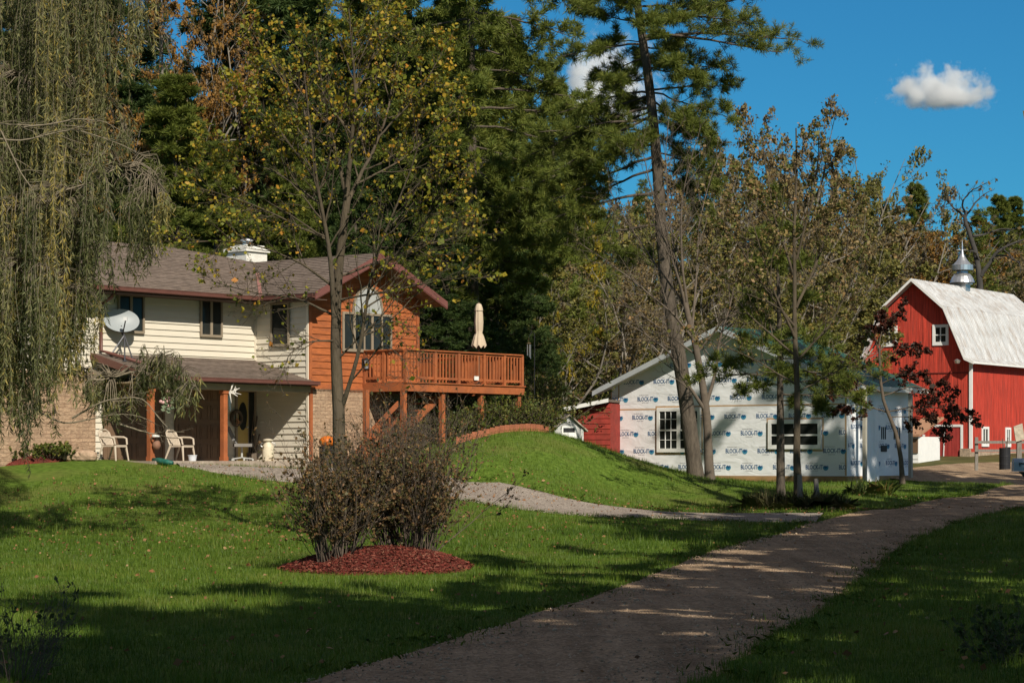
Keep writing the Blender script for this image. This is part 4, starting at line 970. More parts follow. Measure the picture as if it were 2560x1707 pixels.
# things hung on posts and door
u = W.u(560, 2.25); q = W.pt(u+.05, 2.42, PE-.38)
mb = MB()
for i, (dx, dz, r0) in enumerate(((.30,.12,.02),(.24,-.12,.02),(.12,.26,.018),(.34,-.06,.014),(.06,-.3,.018))):
    mb.tube([q, q+np.array([dx*.5,-.05,dz*.35]), q+np.array([dx,-.04,dz])], [r0*1.3, r0, .006], 6)
    mb.tube([q+np.array([dx*.5,-.05,dz*.35]), q+np.array([dx*.6,-.06,dz*.3+.14])], [r0, .006], 6)
tag(mb.build('antler', mat('bleached_antler', (.66,.62,.56), .6, .06)), 'bleached white deer antlers hung at the top of the right porch post', 'antlers')
u = W.u(390, 2.2); q = W.pt(u, 2.40, FL+1.75)
hg = thing('hanging_ornament', q, 'pink and white hanging ornament on the left porch post', 'ornament')
mb = MB()
for i in range(9):
    c = q+np.array([hr.uniform(-.02,.26), hr.uniform(-.06,.06), hr.uniform(-.25,.2)]); mb.lathe([(0,-.05),(.045,-.025),(.055,0),(.045,.03),(0,.05)], c, 8)
tag(mb.build('petals', mat('pink_petals', (.60,.36,.34), .6, .2, 9), hg), kind='stuff')
mb = MB()
for i in range(14):
    c = q+np.array([hr.uniform(-.02,.3), hr.uniform(-.06,.06), hr.uniform(-.38,.05)]); mb.add([c, c+(.09,.0,.03), c+(.13,.01,-.05), c+(.05,0,-.06)], [(0,1,2,3)])
mb.build('leaves', mat('dusty_leaves', (.16,.20,.12), .7, .2), hg)
u = W.u(379, 2.2); q = W.pt(u-.02, 2.42, FL+.42)
jr = thing('hanging_jar', q, 'round clay pot tied low on the left porch post with a pale band', 'pot')
mb = MB(); mb.lathe([(0,-.12),(.08,-.1),(.12,0),(.1,.1),(.05,.15)], q, 14); mb.build('pot_body', mat('clay_pot', (.22,.11,.07), .7, .2), jr, smooth=True)
mb = MB(); mb.lathe([(.09,.24),(.11,.24),(.11,.30),(.09,.30)], q-(0,.12,0), 12); mb.build('band', M['white'], jr)
q = W.pt(W.u(586), .07, FL+1.27); 
wr = thing('wreath', q, 'brown twig wreath hanging beside the oval glass of the entry door', 'wreath')
mb = MB(); 
for k in range(3):
    mb.tube([q+W.D*(.17+.03*hr.random())*math.cos(a)+np.array([0,0,1])*(.20+.03*hr.random())*math.sin(a)+W.N*.02*k for a in np.linspace(0,2*math.pi,18)], .045, 6)
mb.build('ring', M['darktwig'], wr)
mb = MB()
for i in range(12): mb.lathe([(0,-.03),(.03,0),(0,.03)], q+W.D*hr.uniform(-.08,.1)+np.array([0,0,hr.uniform(-.2,-.02)])+W.N*.08, 6)
mb.build('dried_flowers', mat('peach_flowers', (.42,.22,.12), .7, .25, 9), wr)
def chime(name, q, label, n=5, L=.45):
    t = thing(name, q, label, 'wind chime'); mb = MB(); mb.lathe([(0,-.01),(.07,-.01),(.07,.01),(0,.01)], q, 10); mb.tube([q, q+np.array([0,0,.18])], .004, 4); mb.build('cap', M['browndoor'], t)
    mb = MB()
    for k in range(n):
        a = 2*math.pi*k/n; e = q+np.array([.055*math.cos(a),.055*math.sin(a),-.04]); mb.tube([e, e-np.array([0,0,L-.05*k])], .012, 6)
    mb.build('tubes', M['silver'], t); return t
chime('wind_chime', W.pt(W.u(571,1.6),1.6,FL+1.92), 'silver wind chime under the porch eave beside the right post')
cq = P(1322,858,76.0); chime('wind_chime', cq, 'silver wind chime on a hook past the right end of the deck')
hk = MB(); gk = up(cq[0]+.18,cq[1]); hk.tube([(cq[0]+.18,cq[1],gk-.2),(cq[0]+.18,cq[1],cq[2]+.3),(cq[0]+.1,cq[1],cq[2]+.38),(cq[0],cq[1],cq[2]+.18)], .014, 6); tag(hk.build('shepherd_hook', M['black']), 'thin black hook pole holding the wind chime by the deck', 'pole')
# tools leaning by the door
for i, (px, top) in enumerate(((642,1016),(648,1040),(654,1085))):
    q0 = S.pt(S.u(px+2), .35, FL); q1 = S.pt(S.u(px)-.03, .06, S.z(px, top)); mb = MB(); mb.tube([q0, q1], .02, 6); mb.cbox(q0+(0,0,.12), .16, .03, .24, .5)
    tag(mb.build('garden_tool', M['twig']), ('longest tool handle leaning in the porch corner beside the entry door','middle sized tool handle leaning in the porch corner','shortest tool handle leaning nearest the milk can')[i], 'tool', 'tools leaning in the porch corner')
# pumpkin on a small stack by the stone wall
q = P(818,1104,68.6); 
pk_ = thing('pumpkin', q-(0,0,.2), 'orange pumpkin on a dark stand before the stone wall left of the deck stairs', 'pumpkin')
mb = MB(); V = []; nn_, rr_ = 24, 9
for j in range(rr_+1):
    th = math.pi*j/rr_
    for k in range(nn_):
        a = 2*math.pi*k/nn_; rib = 1+.08*math.cos(a*8); V.append(q+np.array([.22*math.sin(th)*rib*math.cos(a), .22*math.sin(th)*rib*math.sin(a), .17*math.cos(th)]))
mb.add(V, [(j*nn_+k, (j+1)*nn_+k, (j+1)*nn_+(k+1) % nn_, j*nn_+(k+1) % nn_) for j in range(rr_) for k in range(nn_)]); mb.build('fruit', mat('pumpkin_skin', (.52,.13,.015), .45, .15, 5), pk_, smooth=True)
mb = MB(); mb.tube([q+(0,0,.15), q+(.02,0,.21), q+(.06,0,.24)], [.03,.02,.018], 6); mb.build('stem', mat('pumpkin_stem', (.16,.14,.05), .8, .2), pk_)
gq = up(q[0],q[1]); mb = MB(); mb.cbox((q[0],q[1],(gq+q[2]-.15)/2), .36, .36, max(.1,q[2]-.15-gq), .4); mb.cbox((q[0],q[1],q[2]-.14), .44, .44, .03, .4)
tag(mb.build('plant_stand', M['black']), 'dark square plant stand carrying the orange pumpkin', 'stand')
# deck umbrella
q = Gf.pt(Gf.u(1197,.7), .7, DZ); sc_ = q[1]/F; zy = lambda y: EYE+(HY-y)*sc_
um_b = thing('patio_umbrella', q, 'closed beige patio umbrella standing on the deck', 'umbrella')
mb = MB(); mb.tube([q, (q[0],q[1],zy(756))], .02, 8); mb.lathe([(0,0),(.22,0),(.22,.05),(.05,.09),(0,.09)], q, 16); mb.build('pole', M['browndoor'], um_b)
def folds(prof, nf, amp, name):
    mb = MB(); ns = nf*4; V = []
    for r, z in prof:
        for k in range(ns):
            a = 2*math.pi*k/ns; rr = r*(1+amp*math.cos(nf*a)*(1 if r > .04 else .2)); V.append((q[0]+rr*math.cos(a), q[1]+rr*math.sin(a), z+ (.05*math.cos(nf*a) if z < zy(860) else 0)))
    mb.add(V, [(j*ns+k, j*ns+(k+1) % ns, (j+1)*ns+(k+1) % ns, (j+1)*ns+k) for j in range(len(prof)-1) for k in range(ns)])
    return mb.build(name, mat('beige_canvas', (.50,.40,.29), .8, .08, 5), um_b, smooth=True)
p_ = sc_
folds([(17*p_,zy(867)),(15*p_,zy(855)),(11*p_,zy(840)),(7.5*p_,zy(832)),(9*p_,zy(825)),(10*p_,zy(805)),(9*p_,zy(785)),(8*p_,zy(776))], 8, .16, 'canopy')
folds([(10*p_,zy(777)),(9*p_,zy(770)),(6*p_,zy(761)),(3.5*p_,zy(759)),(.5*p_,zy(758))], 8, .08, 'vent_cap')
# small white plaque under the deck railing
mb = MB(); u = Gf.u(1191,1.82); zq = Gf.z(1191,947,1.82); Gf.box(mb, u-.1, u+.1, 1.81, 1.83, zq-.04, zq+.08); tag(mb.build('plaque', M['white']), 'small white card fixed to the deck edge below the railing', 'card')
# retaining wall of the shrub bed on the mound
mb = MB(); rt = thing('retaining_wall', P(1260,1080,73), 'low rust coloured block wall edging the shrub bed on the mound', 'garden wall')
pts = [P(1140,1110,71.2), P(1180,1096,71.6), P(1225,1088,72.2), P(1262,1088,72.8), P(1300,1084,73.4), P(1340,1084,74.2), P(1372,1082,75.0)]
for a, b in zip(pts[:-1], pts[1:]):
    m_ = 3
    for i in range(m_):
        c0 = a+(b-a)*i/m_; c1 = a+(b-a)*(i+.96)/m_
        for r in range(2):
            z = min(up(c0[0],c0[1]), up(c1[0],c1[1]))-.08+r*.16; mb.obox(np.array([c0[0],c0[1],z]), np.array([c1[0]-c0[0],c1[1]-c0[1],0]), np.array([0,.22,0]), np.array([0,0,.15]))
mb.build('blocks', mat('rust_blocks', (.33,.115,.06), .85, .25, 5, .4, 20), rt)
# ------------------------------------------------------------------ plants: generators
def unit(v): return v/(np.linalg.norm(v, axis=-1, keepdims=True)+1e-9)
def perp_random(rng, t, flat=0.0):
    r = rng.normal(size=t.shape); r[..., 2] *= (1-flat); r = r-t*(r*t).sum(-1, keepdims=True); return unit(r)
def tubes_np(pts, rad, n):
    B, Pn, _ = pts.shape
    t = unit(np.gradient(pts, axis=1)); ref = np.where(np.abs(t[:, :1, 2:3]) < .8, np.array([0, 0, 1.]), np.array([1., 0, 0]))
    x = unit(np.cross(np.broadcast_to(ref, t.shape), t)); y = np.cross(t, x)
    a = np.arange(n)*2*math.pi/n
    V = pts[:, :, None] + rad[:, :, None, None]*(np.cos(a)[None, None, :, None]*x[:, :, None] + np.sin(a)[None, None, :, None]*y[:, :, None])
    idx = np.arange(B*Pn*n).reshape(B, Pn, n); r = np.roll(idx, -1, 2)
    Fc = np.stack([idx[:, :-1], r[:, :-1], r[:, 1:], idx[:, 1:]], -1).reshape(-1, 4)
    return V.reshape(-1, 3), Fc
def merge(lst):
    V = []; Fs = []; b = 0
    for v, f in lst: V.append(v); Fs.append(f+b); b += len(v)
    return np.concatenate(V), np.concatenate(Fs)
def extend(rng, p, d, L, r, n, wob, up_, tip):
    """grow a batch of branches from p along d"""
    B = len(p); pts = np.empty((B, n+1, 3)); pts[:, 0] = p; q = p.copy(); d = unit(d)
    for i in range(n):
        d = unit(d + rng.normal(size=(B, 3))*wob + np.array([0, 0, up_])); q = q + d*(L/n)[:, None]; pts[:, i+1] = q
    rad = r[:, None]*(1-(1-tip)*np.linspace(0, 1, n+1)[None])
    return pts, rad
def spawn(rng, pts, rad, nb, t0, t1, ang, angsd, lr, rr, n=4, wob=.12, up_=.03, tip=.35, flat=0.0, lmin=None, decay=.5, lenabs=None):
    B, Pn, _ = pts.shape
    L = np.linalg.norm(np.diff(pts, axis=1), axis=2).sum(1)
    t = (t0+(t1-t0)*(np.arange(nb)[None]+rng.random((B, nb)))/nb); f = t*(Pn-1); i = np.minimum(f.astype(int), Pn-2); w_ = (f-i)[..., None]
    bi = np.arange(B)[:, None]
    p = pts[bi, i]*(1-w_)+pts[bi, i+1]*w_; tg = unit(pts[bi, i+1]-pts[bi, i]); r = (rad[bi, i]*(1-w_[..., 0])+rad[bi, i+1]*w_[..., 0])*rr
    a = np.radians(ang+rng.normal(size=t.shape)*angsd)[..., None]
    d = tg*np.cos(a)+perp_random(rng, tg, flat)*np.sin(a)
    Ls = (L[:, None] if lenabs is None else lenabs)*lr*(1-decay*(t-t0)/max(1e-6, t1-t0))*rng.uniform(.6, 1.25, t.shape)
    if lmin: Ls = np.maximum(Ls, lmin)
    return extend(rng, p.reshape(-1, 3), d.reshape(-1, 3), Ls.reshape(-1), r.reshape(-1), n, wob, up_, tip)
def along(rng, pts, N, t0=.1, wt=None, jit=0.0):
    B, Pn, _ = pts.shape
    b = rng.choice(B, N, p=None if wt is None else wt/wt.sum()); t = (t0+(1-t0)*rng.random(N))*(Pn-1); i = np.minimum(t.astype(int), Pn-2); w_ = (t-i)[:, None]
    return pts[b, i]*(1-w_)+pts[b, i+1]*w_+rng.normal(size=(N, 3))*jit, unit(pts[b, i+1]-pts[b, i])
def leaf_quads(rng, p, half, asp, direc=None, spread=1.0, szv=.3):
    """diamond leaves: long axis random about direc"""
    N = len(p); a = rng.normal(size=(N, 3))
    if direc is not None: a = direc + a*spread
    a = unit(a); b = perp_random(rng, a); s = half*np.exp(rng.normal(size=N)*szv); s = s[:, None]
    nn = np.cross(a, b)*s*.18
    V = np.stack([p-a*s, p+b*s*asp+nn, p+a*s, p-b*s*asp+nn], 1)
    return V.reshape(-1, 3), np.arange(N*4).reshape(N, 4)
def rep4(x): return np.repeat(x, 4)
def poly3(px_list, n, rng=None, dj=0.0):
    """[(px,py,Y),...] -> polyline resampled to n+1 points in space"""
    q = np.array([P(*a) for a in px_list]); s = np.concatenate([[0], np.cumsum(np.linalg.norm(np.diff(q, axis=0), axis=1))])
    ss = np.linspace(0, s[-1], n+1); o = np.stack([np.interp(ss, s, q[:, k]) for k in range(3)], -1)
    # round the corners
    m = o.copy(); m[1:-1] = (o[:-2]+2*o[1:-1]+o[2:])/4
    if rng is not None: m[1:] += np.cumsum(rng.normal(size=(n, 3))*dj, axis=0)*.4
    return m
def tree_root(name, base, label, cat='tree', group=None): return thing(name, base, label, cat, group)
def attach(root, wood=None, crown=None, wm=None, lm=None, rnd=None, wname='trunk', cname='crown'):
    if wood is not None: npmesh(wname, wood[0], wood[1], wm, root, smooth=True)
    if crown is not None: npmesh(cname, crown[0], crown[1], lm, root, rnd=rnd)
def tufts(rng, p, d, per, ln, wd, spread=.9, upb=.5):
    """needle sprays: per thin diamonds radiating from each point"""
    N = len(p); pp = np.repeat(p, per, 0); dd = np.repeat(d, per, 0)+np.array([0, 0, upb])
    a = unit(unit(dd)+rng.normal(size=pp.shape)*spread); b = perp_random(rng, a); s = (ln*rng.uniform(.6, 1.3, len(pp)))[:, None]
    V = np.stack([pp, pp+a*s*.5+b*wd, pp+a*s, pp+a*s*.5-b*wd], 1).reshape(-1, 3)
    rn = np.repeat(np.clip(rng.normal(.5, .22, N), 0, 1), per*4)
    return (V, np.arange(len(pp)*4).reshape(-1, 4)), np.clip(rn+rng.normal(size=len(rn))*.03, 0, 1)

LM = {}
LM['willow'] = leafmat('willow_leaves', [(.045,.055,.018), (.115,.125,.042), (.20,.20,.085), (.34,.26,.06)], trans=.35)
LM['maple'] = leafmat('maple_leaves', [(.07,.10,.012), (.15,.17,.02), (.29,.25,.025), (.42,.27,.03), (.50,.17,.03)], trans=.35)
LM['oak'] = leafmat('tan_oak_leaves', [(.06,.085,.016), (.12,.13,.028), (.21,.155,.05), (.32,.22,.11), (.29,.12,.04)], trans=.3)
LM['redoak'] = leafmat('shade_darkened_red_leaves', [(.016,.015,.007), (.042,.014,.009), (.085,.021,.012), (.13,.04,.018)], trans=.15)  # red leaf colours darkened to stand in for shade on the crown
LM['pine'] = leafmat('pine_needles', [(.05,.075,.015), (.105,.135,.022), (.16,.185,.032), (.21,.21,.042)], trans=.3, rough=.6)
LM['darkpine'] = leafmat('dark_pine_needles', [(.025,.048,.015), (.055,.09,.022), (.10,.13,.03)], trans=.25, rough=.6)
LM['brown'] = leafmat('brown_leaves', [(.095,.08,.045), (.165,.13,.062), (.23,.165,.07), (.29,.17,.06)], trans=.3)
LM['olive'] = leafmat('olive_leaves', [(.075,.08,.022), (.135,.135,.034), (.20,.18,.044), (.26,.19,.048)], trans=.3)
LM['orange'] = leafmat('orange_leaves', [(.13,.085,.03), (.23,.125,.034), (.31,.15,.03), (.26,.18,.04)], trans=.3)
LM['yellow'] = leafmat('yellow_leaves', [(.13,.14,.02), (.28,.22,.02), (.40,.27,.02)], trans=.35)
LM['bush'] = leafmat('bush_leaves', [(.05,.056,.018), (.10,.085,.03), (.17,.09,.04), (.24,.13,.055), (.22,.19,.05)], trans=.25)
LM['shrub'] = leafmat('shrub_leaves', [(.05,.075,.013), (.09,.12,.02), (.16,.15,.03), (.18,.10,.035)], trans=.25)
LM['grass'] = leafmat('grass_blades', [(.036,.074,.006), (.078,.135,.011), (.13,.185,.021), (.21,.20,.045)], trans=.3, rough=.5)
LM['weed'] = leafmat('weed_leaves', [(.03,.05,.014), (.06,.09,.02), (.11,.11,.04)], trans=.25)
LM['drygrass'] = leafmat('dry_grass_blades', [(.07,.085,.025), (.14,.13,.05), (.25,.21,.11)], trans=.3)
LM['litter'] = leafmat('fallen_leaves', [(.10,.045,.02), (.20,.085,.035), (.30,.15,.06), (.36,.26,.14)], trans=.1)
LM['chips'] = leafmat('red_mulch_chips', [(.05,.012,.008), (.12,.022,.015), (.19,.042,.027), (.20,.095,.06)], trans=0, rough=.9)

# ------------------------------------------------------------------ willow
rg = np.random.default_rng(11)
wb = P(-330, 1300, 50.0); wb[2] = up(wb[0], wb[1])
wil = tree_root('willow_tree', wb, 'large weeping willow with long hanging grey green strands filling the left edge')
boughs = [
 ([(-330,1300,50),(-310,700,50),(-240,250,50),(-120,20,50),(60,-80,50),(250,-110,50),(372,-60,50)], 300, .35, [(-120,800),(100,720),(180,600),(235,420),(290,290),(330,250),(372,220)], .32),
 ([(-240,260,50),(-60,200,50.5),(100,190,51),(240,230,51),(300,330,51)], 170, .12, [(-120,850),(120,760),(190,600),(230,480),(310,420)], .10),
 ([(-310,700,49),(-120,560,49),(60,520,49),(200,470,49),(280,415,49),(335,403,49),(385,430,49),(412,500,49)], 300, .12, [(-100,1070),(60,1040),(150,990),(215,900),(245,770),(268,760),(300,735),(345,730),(375,700),(412,620)], .16),
 ([(-310,720,48.6),(-140,690,48.6),(40,660,48.6),(150,690,48.6),(215,760,48.8)], 190, .10, [(-100,1130),(40,1110),(100,1085),(190,1040),(232,985)], .1),
 ([(-320,900,49.4),(-100,880,49.4),(100,905,49.4),(240,960,49.4),(330,925,49.4),(420,925,49.4),(480,950,49.4),(512,1000,49.4)], 150, .10, [(-100,1050),(100,1030),(190,1050),(250,1010),(300,985),(360,975),(430,1000),(475,1062),(512,1050)], .55),
 ([(-320,600,52),(-250,100,52),(-120,-90,52),(100,-170,52),(340,-150,52)], 190, .2, [(-120,640),(100,500),(200,330),(290,220),(340,165)], .3),
 ([(-300,960,49.0),(-60,1000,49.0),(40,1015,49.0),(130,1040,49.0)], 16, .06, [(-60,1250),(25,1270),(50,1235),(78,1180),(130,1120)], .82),
]
wood = []; LV = []; LR = []
for pl, N, r0, env, tmin in boughs:
    N = int(N*1.7) if N > 20 else N
    b = poly3(pl, 24, rg, .03); rad = np.linspace(r0, .012, 25) if r0 > .3 else np.linspace(r0*.5, .008, 25)
    wood.append(tubes_np(b[None], rad[None], 8 if r0 > .3 else 6))
    # side limbs spreading the strands in depth
    t = tmin+(1-tmin)*rg.random(N); f = t*24; i = np.minimum(f.astype(int), 23); top = b[i]*(1-(f-i)[:, None])+b[i+1]*(f-i)[:, None]
    nc_ = max(3, N//8); cl = rg.integers(0, nc_, N); coff = rg.normal(size=(nc_, 3))*np.array([.30, 1.1, .22]); ct = rg.random(nc_); ctone = rg.normal(size=nc_)*.30
    t = tmin+(1-tmin)*np.clip(ct[cl]+rg.normal(size=N)*.012, 0, 1); f = t*24; i = np.minimum(f.astype(int), 23); top = b[i]*(1-(f-i)[:, None])+b[i+1]*(f-i)[:, None]
    off = coff[cl]+rg.normal(size=(N, 3))*np.array([.10, .12, .10]); s1 = top+off
    mid = (top+s1)/2+np.array([0, 0, .12]); 
    pxs = 1280+s1[:, 0]/s1[:, 1]*F; ex, ey = zip(*env); kp = pxs < ex[-1]+12; s1 = s1[kp]; top = top[kp]; mid = mid[kp]; off = off[kp]; cl = cl[kp]; pxs = pxs[kp]; N = int(kp.sum()); yb = np.interp(pxs, ex, ey)
    yb = yb - np.abs(rg.normal(size=nc_))[cl]*np.where(rg.random(nc_) < .6, 30, 190)[cl] - np.abs(rg.normal(size=N))*45
    zb_ = EYE+(HY-yb)*s1[:, 1]/F; zb_ = np.minimum(zb_, s1[:, 2]-.35)
    gnd = hh(s1[:, 0], s1[:, 1])+.35; zb_ = np.maximum(zb_, gnd)
    K = 14; u = np.linspace(0, 1, K+1)[None, :, None]
    L_ = (s1[:, 2]-zb_)[:, None]
    arch = np.stack([mid, s1], 1)
    sway = rg.normal(size=(N, 1, 2))*.10
    st = s1[:, None]*np.ones((1, K+1, 1)); st[..., 2] -= u[..., 0]*L_; 
    out = unit(off*np.array([1, 1, 0])+1e-6)
    st[..., :2] += sway*u**1.5*np.sqrt(L_)[..., None] + out[:, None, :2]*.18*np.sin(np.pi*np.minimum(u*1.6, 1))*1.0 + .02*np.sin(u*9+rg.random((N, 1, 1))*6)
    wood.append(tubes_np(np.stack([top, mid, st[:, 0]], 1), np.tile(np.array([.014, .009, .005]), (N, 1)), 3))
    wood.append(tubes_np(st, np.tile(np.linspace(.0045, .002, K+1), (N, 1)), 3))
    cnt = np.maximum(6, (L_[:, 0]/.0255).astype(int)); bi = np.repeat(np.arange(N), cnt); tt = rg.random(len(bi))**.9*K; ii = np.minimum(tt.astype(int), K-1)
    pp = st[bi, ii]*(1-(tt-ii)[:, None])+st[bi, ii+1]*(tt-ii)[:, None]
    d = np.array([0, 0, -1.])+rg.normal(size=pp.shape)*.55; d = unit(d); sz = .070*rg.uniform(.65, 1.35, len(pp))[:, None]; bb = perp_random(rg, d)
    pp = pp + d*sz
    LV.append(np.stack([pp-d*sz, pp+bb*sz*.145, pp+d*sz, pp-bb*sz*.145], 1).reshape(-1, 3)); tone = np.repeat(np.clip(.45+ctone[cl]+rg.normal(size=N)*.10, 0, 1), cnt)
    LR.append(np.clip(tone+rg.normal(size=len(bi))*.16, 0, 1))
# bare pale twiggy branches
for pl in ([(-120,290,48),(0,312,48),(80,316,48),(190,315,48),(250,322,48)], [(60,318,48),(200,296,48),(262,300,48),(310,330,48.2)], [(-60,335,48),(40,356,48),(190,320,48),(300,360,48),(362,392,48)], [(-60,240,48),(0,320,48),(40,420,48),(80,480,48),(145,530,48),(210,560,48)], [(60,1010,48.6),(160,1060,48.4),(300,1030,48.3),(360,1040,48.3),(395,1060,48.3)], [(180,1045,48.4),(260,1000,48.2),(350,990,48.2),(430,1085,48),(460,1082,48)], [(300,1060,48.3),(360,1080,48.3),(420,1092,48.3)], [(150,480,48.6),(240,455,48.6),(290,418,48.6),(340,404,48.6),(380,420,48.6),(398,445,48.6)]):
    b = poly3(pl, 16, rg, .015); rd = np.linspace(.022, .005, 17); wood.append(tubes_np(b[None], rd[None], 5))
    c, cr = spawn(rg, b[None], rd[None], 12, .3, 1, 40, 18, .28, .55, n=5, wob=.16, up_=-.02, tip=.3); wood.append(tubes_np(c, cr, 3))
    c2, cr2 = spawn(rg, c, cr, 3, .3, 1, 40, 18, .6, .6, n=4, wob=.16, up_=-.05, tip=.4); wood.append(tubes_np(c2, cr2, 3))
LVv = np.concatenate(LV)
attach(wil, merge(wood), (LVv, np.arange(len(LVv)).reshape(-1, 4)), mat('willow_bark', (.20,.165,.115), .9, .3, 8), LM['willow'], np.repeat(np.concatenate(LR), 4))

# ------------------------------------------------------------------ trees drawn from their limbs
def limb_tree(name, label, base, limbs, seed, bark, lmat, nleaf, half, asp=.75, lv1=(9,.32), lv2=(4,.5), wt=None, trunk_r=.2, twigr=.5, dj=.02, up1=.06, sub3=None, group=None, leaf_t0=.3, szv=.3):
    rng = np.random.default_rng(seed); b = P(*base); b[2] = up(b[0], b[1]); root = tree_root(name, b, label, group=group)
    wood = []; prim = []; primr = []
    for pl, r0, r1 in limbs:
        pl = [tuple(a) for a in pl]; q = poly3(pl, 16, rng, dj); rd = r0+(r1-r0)*np.linspace(0, 1, 17)**.8
        if pl[0] == base: q[0, 2] = b[2]-.15; rd[0] *= 1.35; rd[1] *= 1.1
        wood.append(tubes_np(q[None], rd[None], 9 if r0 > .06 else 6)); prim.append(q); primr.append(rd)
    pr = np.array(prim); prr = np.array(primr); L0 = np.linalg.norm(np.diff(pr, axis=1), axis=2).sum(1)
    sel = np.arange(len(pr)) if len(pr) == 1 else np.arange(1, len(pr))
    c, cr = spawn(rng, pr[sel], np.minimum(prr[sel], .035), lv1[0], .18, 1, 42, 14, lv1[1], .6, n=6, wob=.10, up_=up1, tip=.3, lenabs=np.clip(L0[sel], 1.2, 5)[:, None]); wood.append(tubes_np(c, cr, 5))
    c2, cr2 = spawn(rng, c, cr, lv2[0], .2, 1, 40, 15, lv2[1], .6, n=5, wob=.13, up_=up1*.8, tip=.35); wood.append(tubes_np(c2, np.maximum(cr2, .0035), 3))
    tips = [c2]
    if sub3:
        c3, cr3 = spawn(rng, c2, cr2, sub3[0], .2, 1, 38, 15, sub3[1], .6, n=3, wob=.15, up_=.04, tip=.5); wood.append(tubes_np(c3, np.maximum(cr3, .003), 3)); tips = [c3] if sub3[0] > 1 else [c2, c3]
    tp = tips[0]; w_ = None
    if wt is not None: w_ = wt(tp.mean(1))
    lp, ld = along(rng, tp, nleaf, leaf_t0, w_, .03)
    lv = leaf_quads(rng, lp+rng.normal(size=lp.shape)*half*.6, half, asp, ld*.5+np.array([0, 0, -.5]), .9, szv)
    tone = np.clip(rng.beta(1.6, 2.2, nleaf), 0, 1)
    attach(root, merge(wood), lv, bark, lmat, rep4(tone)); return root
Ym = 49.0; MAPLE = True
def at(l, Y0, Y1=None):
    if 60.5 < Y0 < 66.8 and MAPLE: Y1 = 49+(Y0-64)*.77; Y0 = 49.0
    n = len(l); return [(x, y, Y0+((Y1 if Y1 is not None else Y0)-Y0)*i/max(1, n-1)) for i, (x, y) in enumerate(l)]
ml = [
 (at([(850,1352),(849,1200),(847,1060),(842,950),(838,860),(838,760),(844,650),(856,570),(866,490)],Ym), .215, .10),
 (at([(838,820),(828,700),(822,620),(806,530),(790,450),(778,340),(764,240),(755,130)],62.8), .085, .012),
 (at([(866,490),(850,410),(830,330),(812,250),(800,140),(792,60)],65), .07, .010),
 (at([(866,490),(876,400),(880,320),(888,230),(880,120),(872,20)],63.6), .08, .010),
 (at([(862,520),(890,460),(932,380),(968,300),(985,230),(1005,130)],65.5), .07, .010),
 (at([(856,1015),(880,950),(908,850),(922,730),(944,640),(975,560),(1020,450),(1060,340)],62.0), .075, .012),
 (at([(836,720),(760,660),(660,620),(560,600),(455,612)],62), .04, .006),
 (at([(838,790),(740,745),(620,735),(500,700)],66), .04, .006),
 (at([(800,510),(690,430),(600,400),(520,385)],65.5), .035, .006),
 (at([(818,600),(700,540),(600,500),(490,470)],62.5), .035, .006),
 (at([(790,450),(700,330),(620,250),(570,200)],63), .035, .006),
 (at([(780,350),(720,230),(660,140),(630,80)],65), .03, .006),
 (at([(850,690),(960,650),(1080,610),(1215,588)],65.5), .04, .006),
 (at([(848,750),(980,725),(1100,700),(1195,690)],62), .035, .006),
 (at([(930,690),(1040,590),(1110,500),(1170,430)],61.5), .035, .006),
 (at([(890,460),(1000,400),(1080,330),(1140,260)],66), .035, .006),
 (at([(950,340),(1040,240),(1090,160),(1110,110)],64), .03, .006),
 (at([(885,250),(930,150),(960,60),(970,0)],65), .03, .006),
 (at([(845,850),(770,850),(715,885),(690,960)],62.5), .03, .005),
 (at([(880,950),(960,860),(1010,900),(1035,985)],62), .025, .004),
 (at([(842,900),(930,810),(1000,800),(1060,860)],62.6), .03, .005),
]
maple_wt = lambda c: np.interp((HY-(c[:, 2]-EYE)/c[:, 1]*F), [0, 330, 470, 640, 800, 950], [1.0, 1.0, .55, .40, .12, .03])
ml = [(pl, r0*.78, max(r1, r0*.16)*.78) for pl, r0, r1 in ml]
limb_tree('maple_tree', 'tall young maple with sparse yellow green and orange leaves in front of the house', (850,1352,Ym), ml, 21, M['barkmaple'], LM['maple'], 11500, .037, .8, lv1=(20,.36), lv2=(6,.5), sub3=(2,.5), wt=maple_wt)
Yb = 78.0; MAPLE = False
bl = [
 (at([(1776,1217),(1772,1130),(1768,1060),(1764,1000),(1757,950),(1742,880),(1728,820),(1712,760)],Yb), .17, .09),
 (at([(1712,760),(1690,680),(1655,570),(1620,440),(1600,350)],Yb,77), .055, .01),
 (at([(1714,770),(1685,640),(1668,500),(1662,380),(1670,300)],Yb,79), .06, .01),
 (at([(1722,790),(1704,650),(1702,500),(1728,390),(1752,310)],Yb,77.5), .055, .01),
 (at([(1730,830),(1740,700),(1745,560),(1770,450),(1800,370)],Yb,79.5), .05, .01),
 (at([(1735,850),(1680,780),(1600,715),(1520,655),(1450,610)],Yb,76.5), .05, .008),
 (at([(1715,770),(1640,660),(1570,560),(1520,470)],Yb,79), .045, .008),
 (at([(1745,890),(1660,830),(1570,770),(1500,760)],Yb,79), .04, .007),
 (at([(1766,1030),(1700,940),(1670,880),(1600,830),(1530,800)],Yb,77), .07, .008),
 (at([(1745,880),(1820,790),(1900,740),(1960,720)],Yb,77), .04, .007),
 (at([(1766,1010),(1790,930),(1800,850),(1830,760),(1860,640)],Yb,78.5), .07, .008),
 (at([(1700,940),(1690,870),(1655,800),(1640,760)],77,76.5), .035, .007),
]
limb_tree('bare_tree', 'leafless grey tree with many fine twigs right of the big pine trunk', (1776,1217,Yb), bl, 22, M['twig'], LM['oak'], 260, .055, lv1=(17,.34), lv2=(6,.5), sub3=(2,.55), up1=.09)
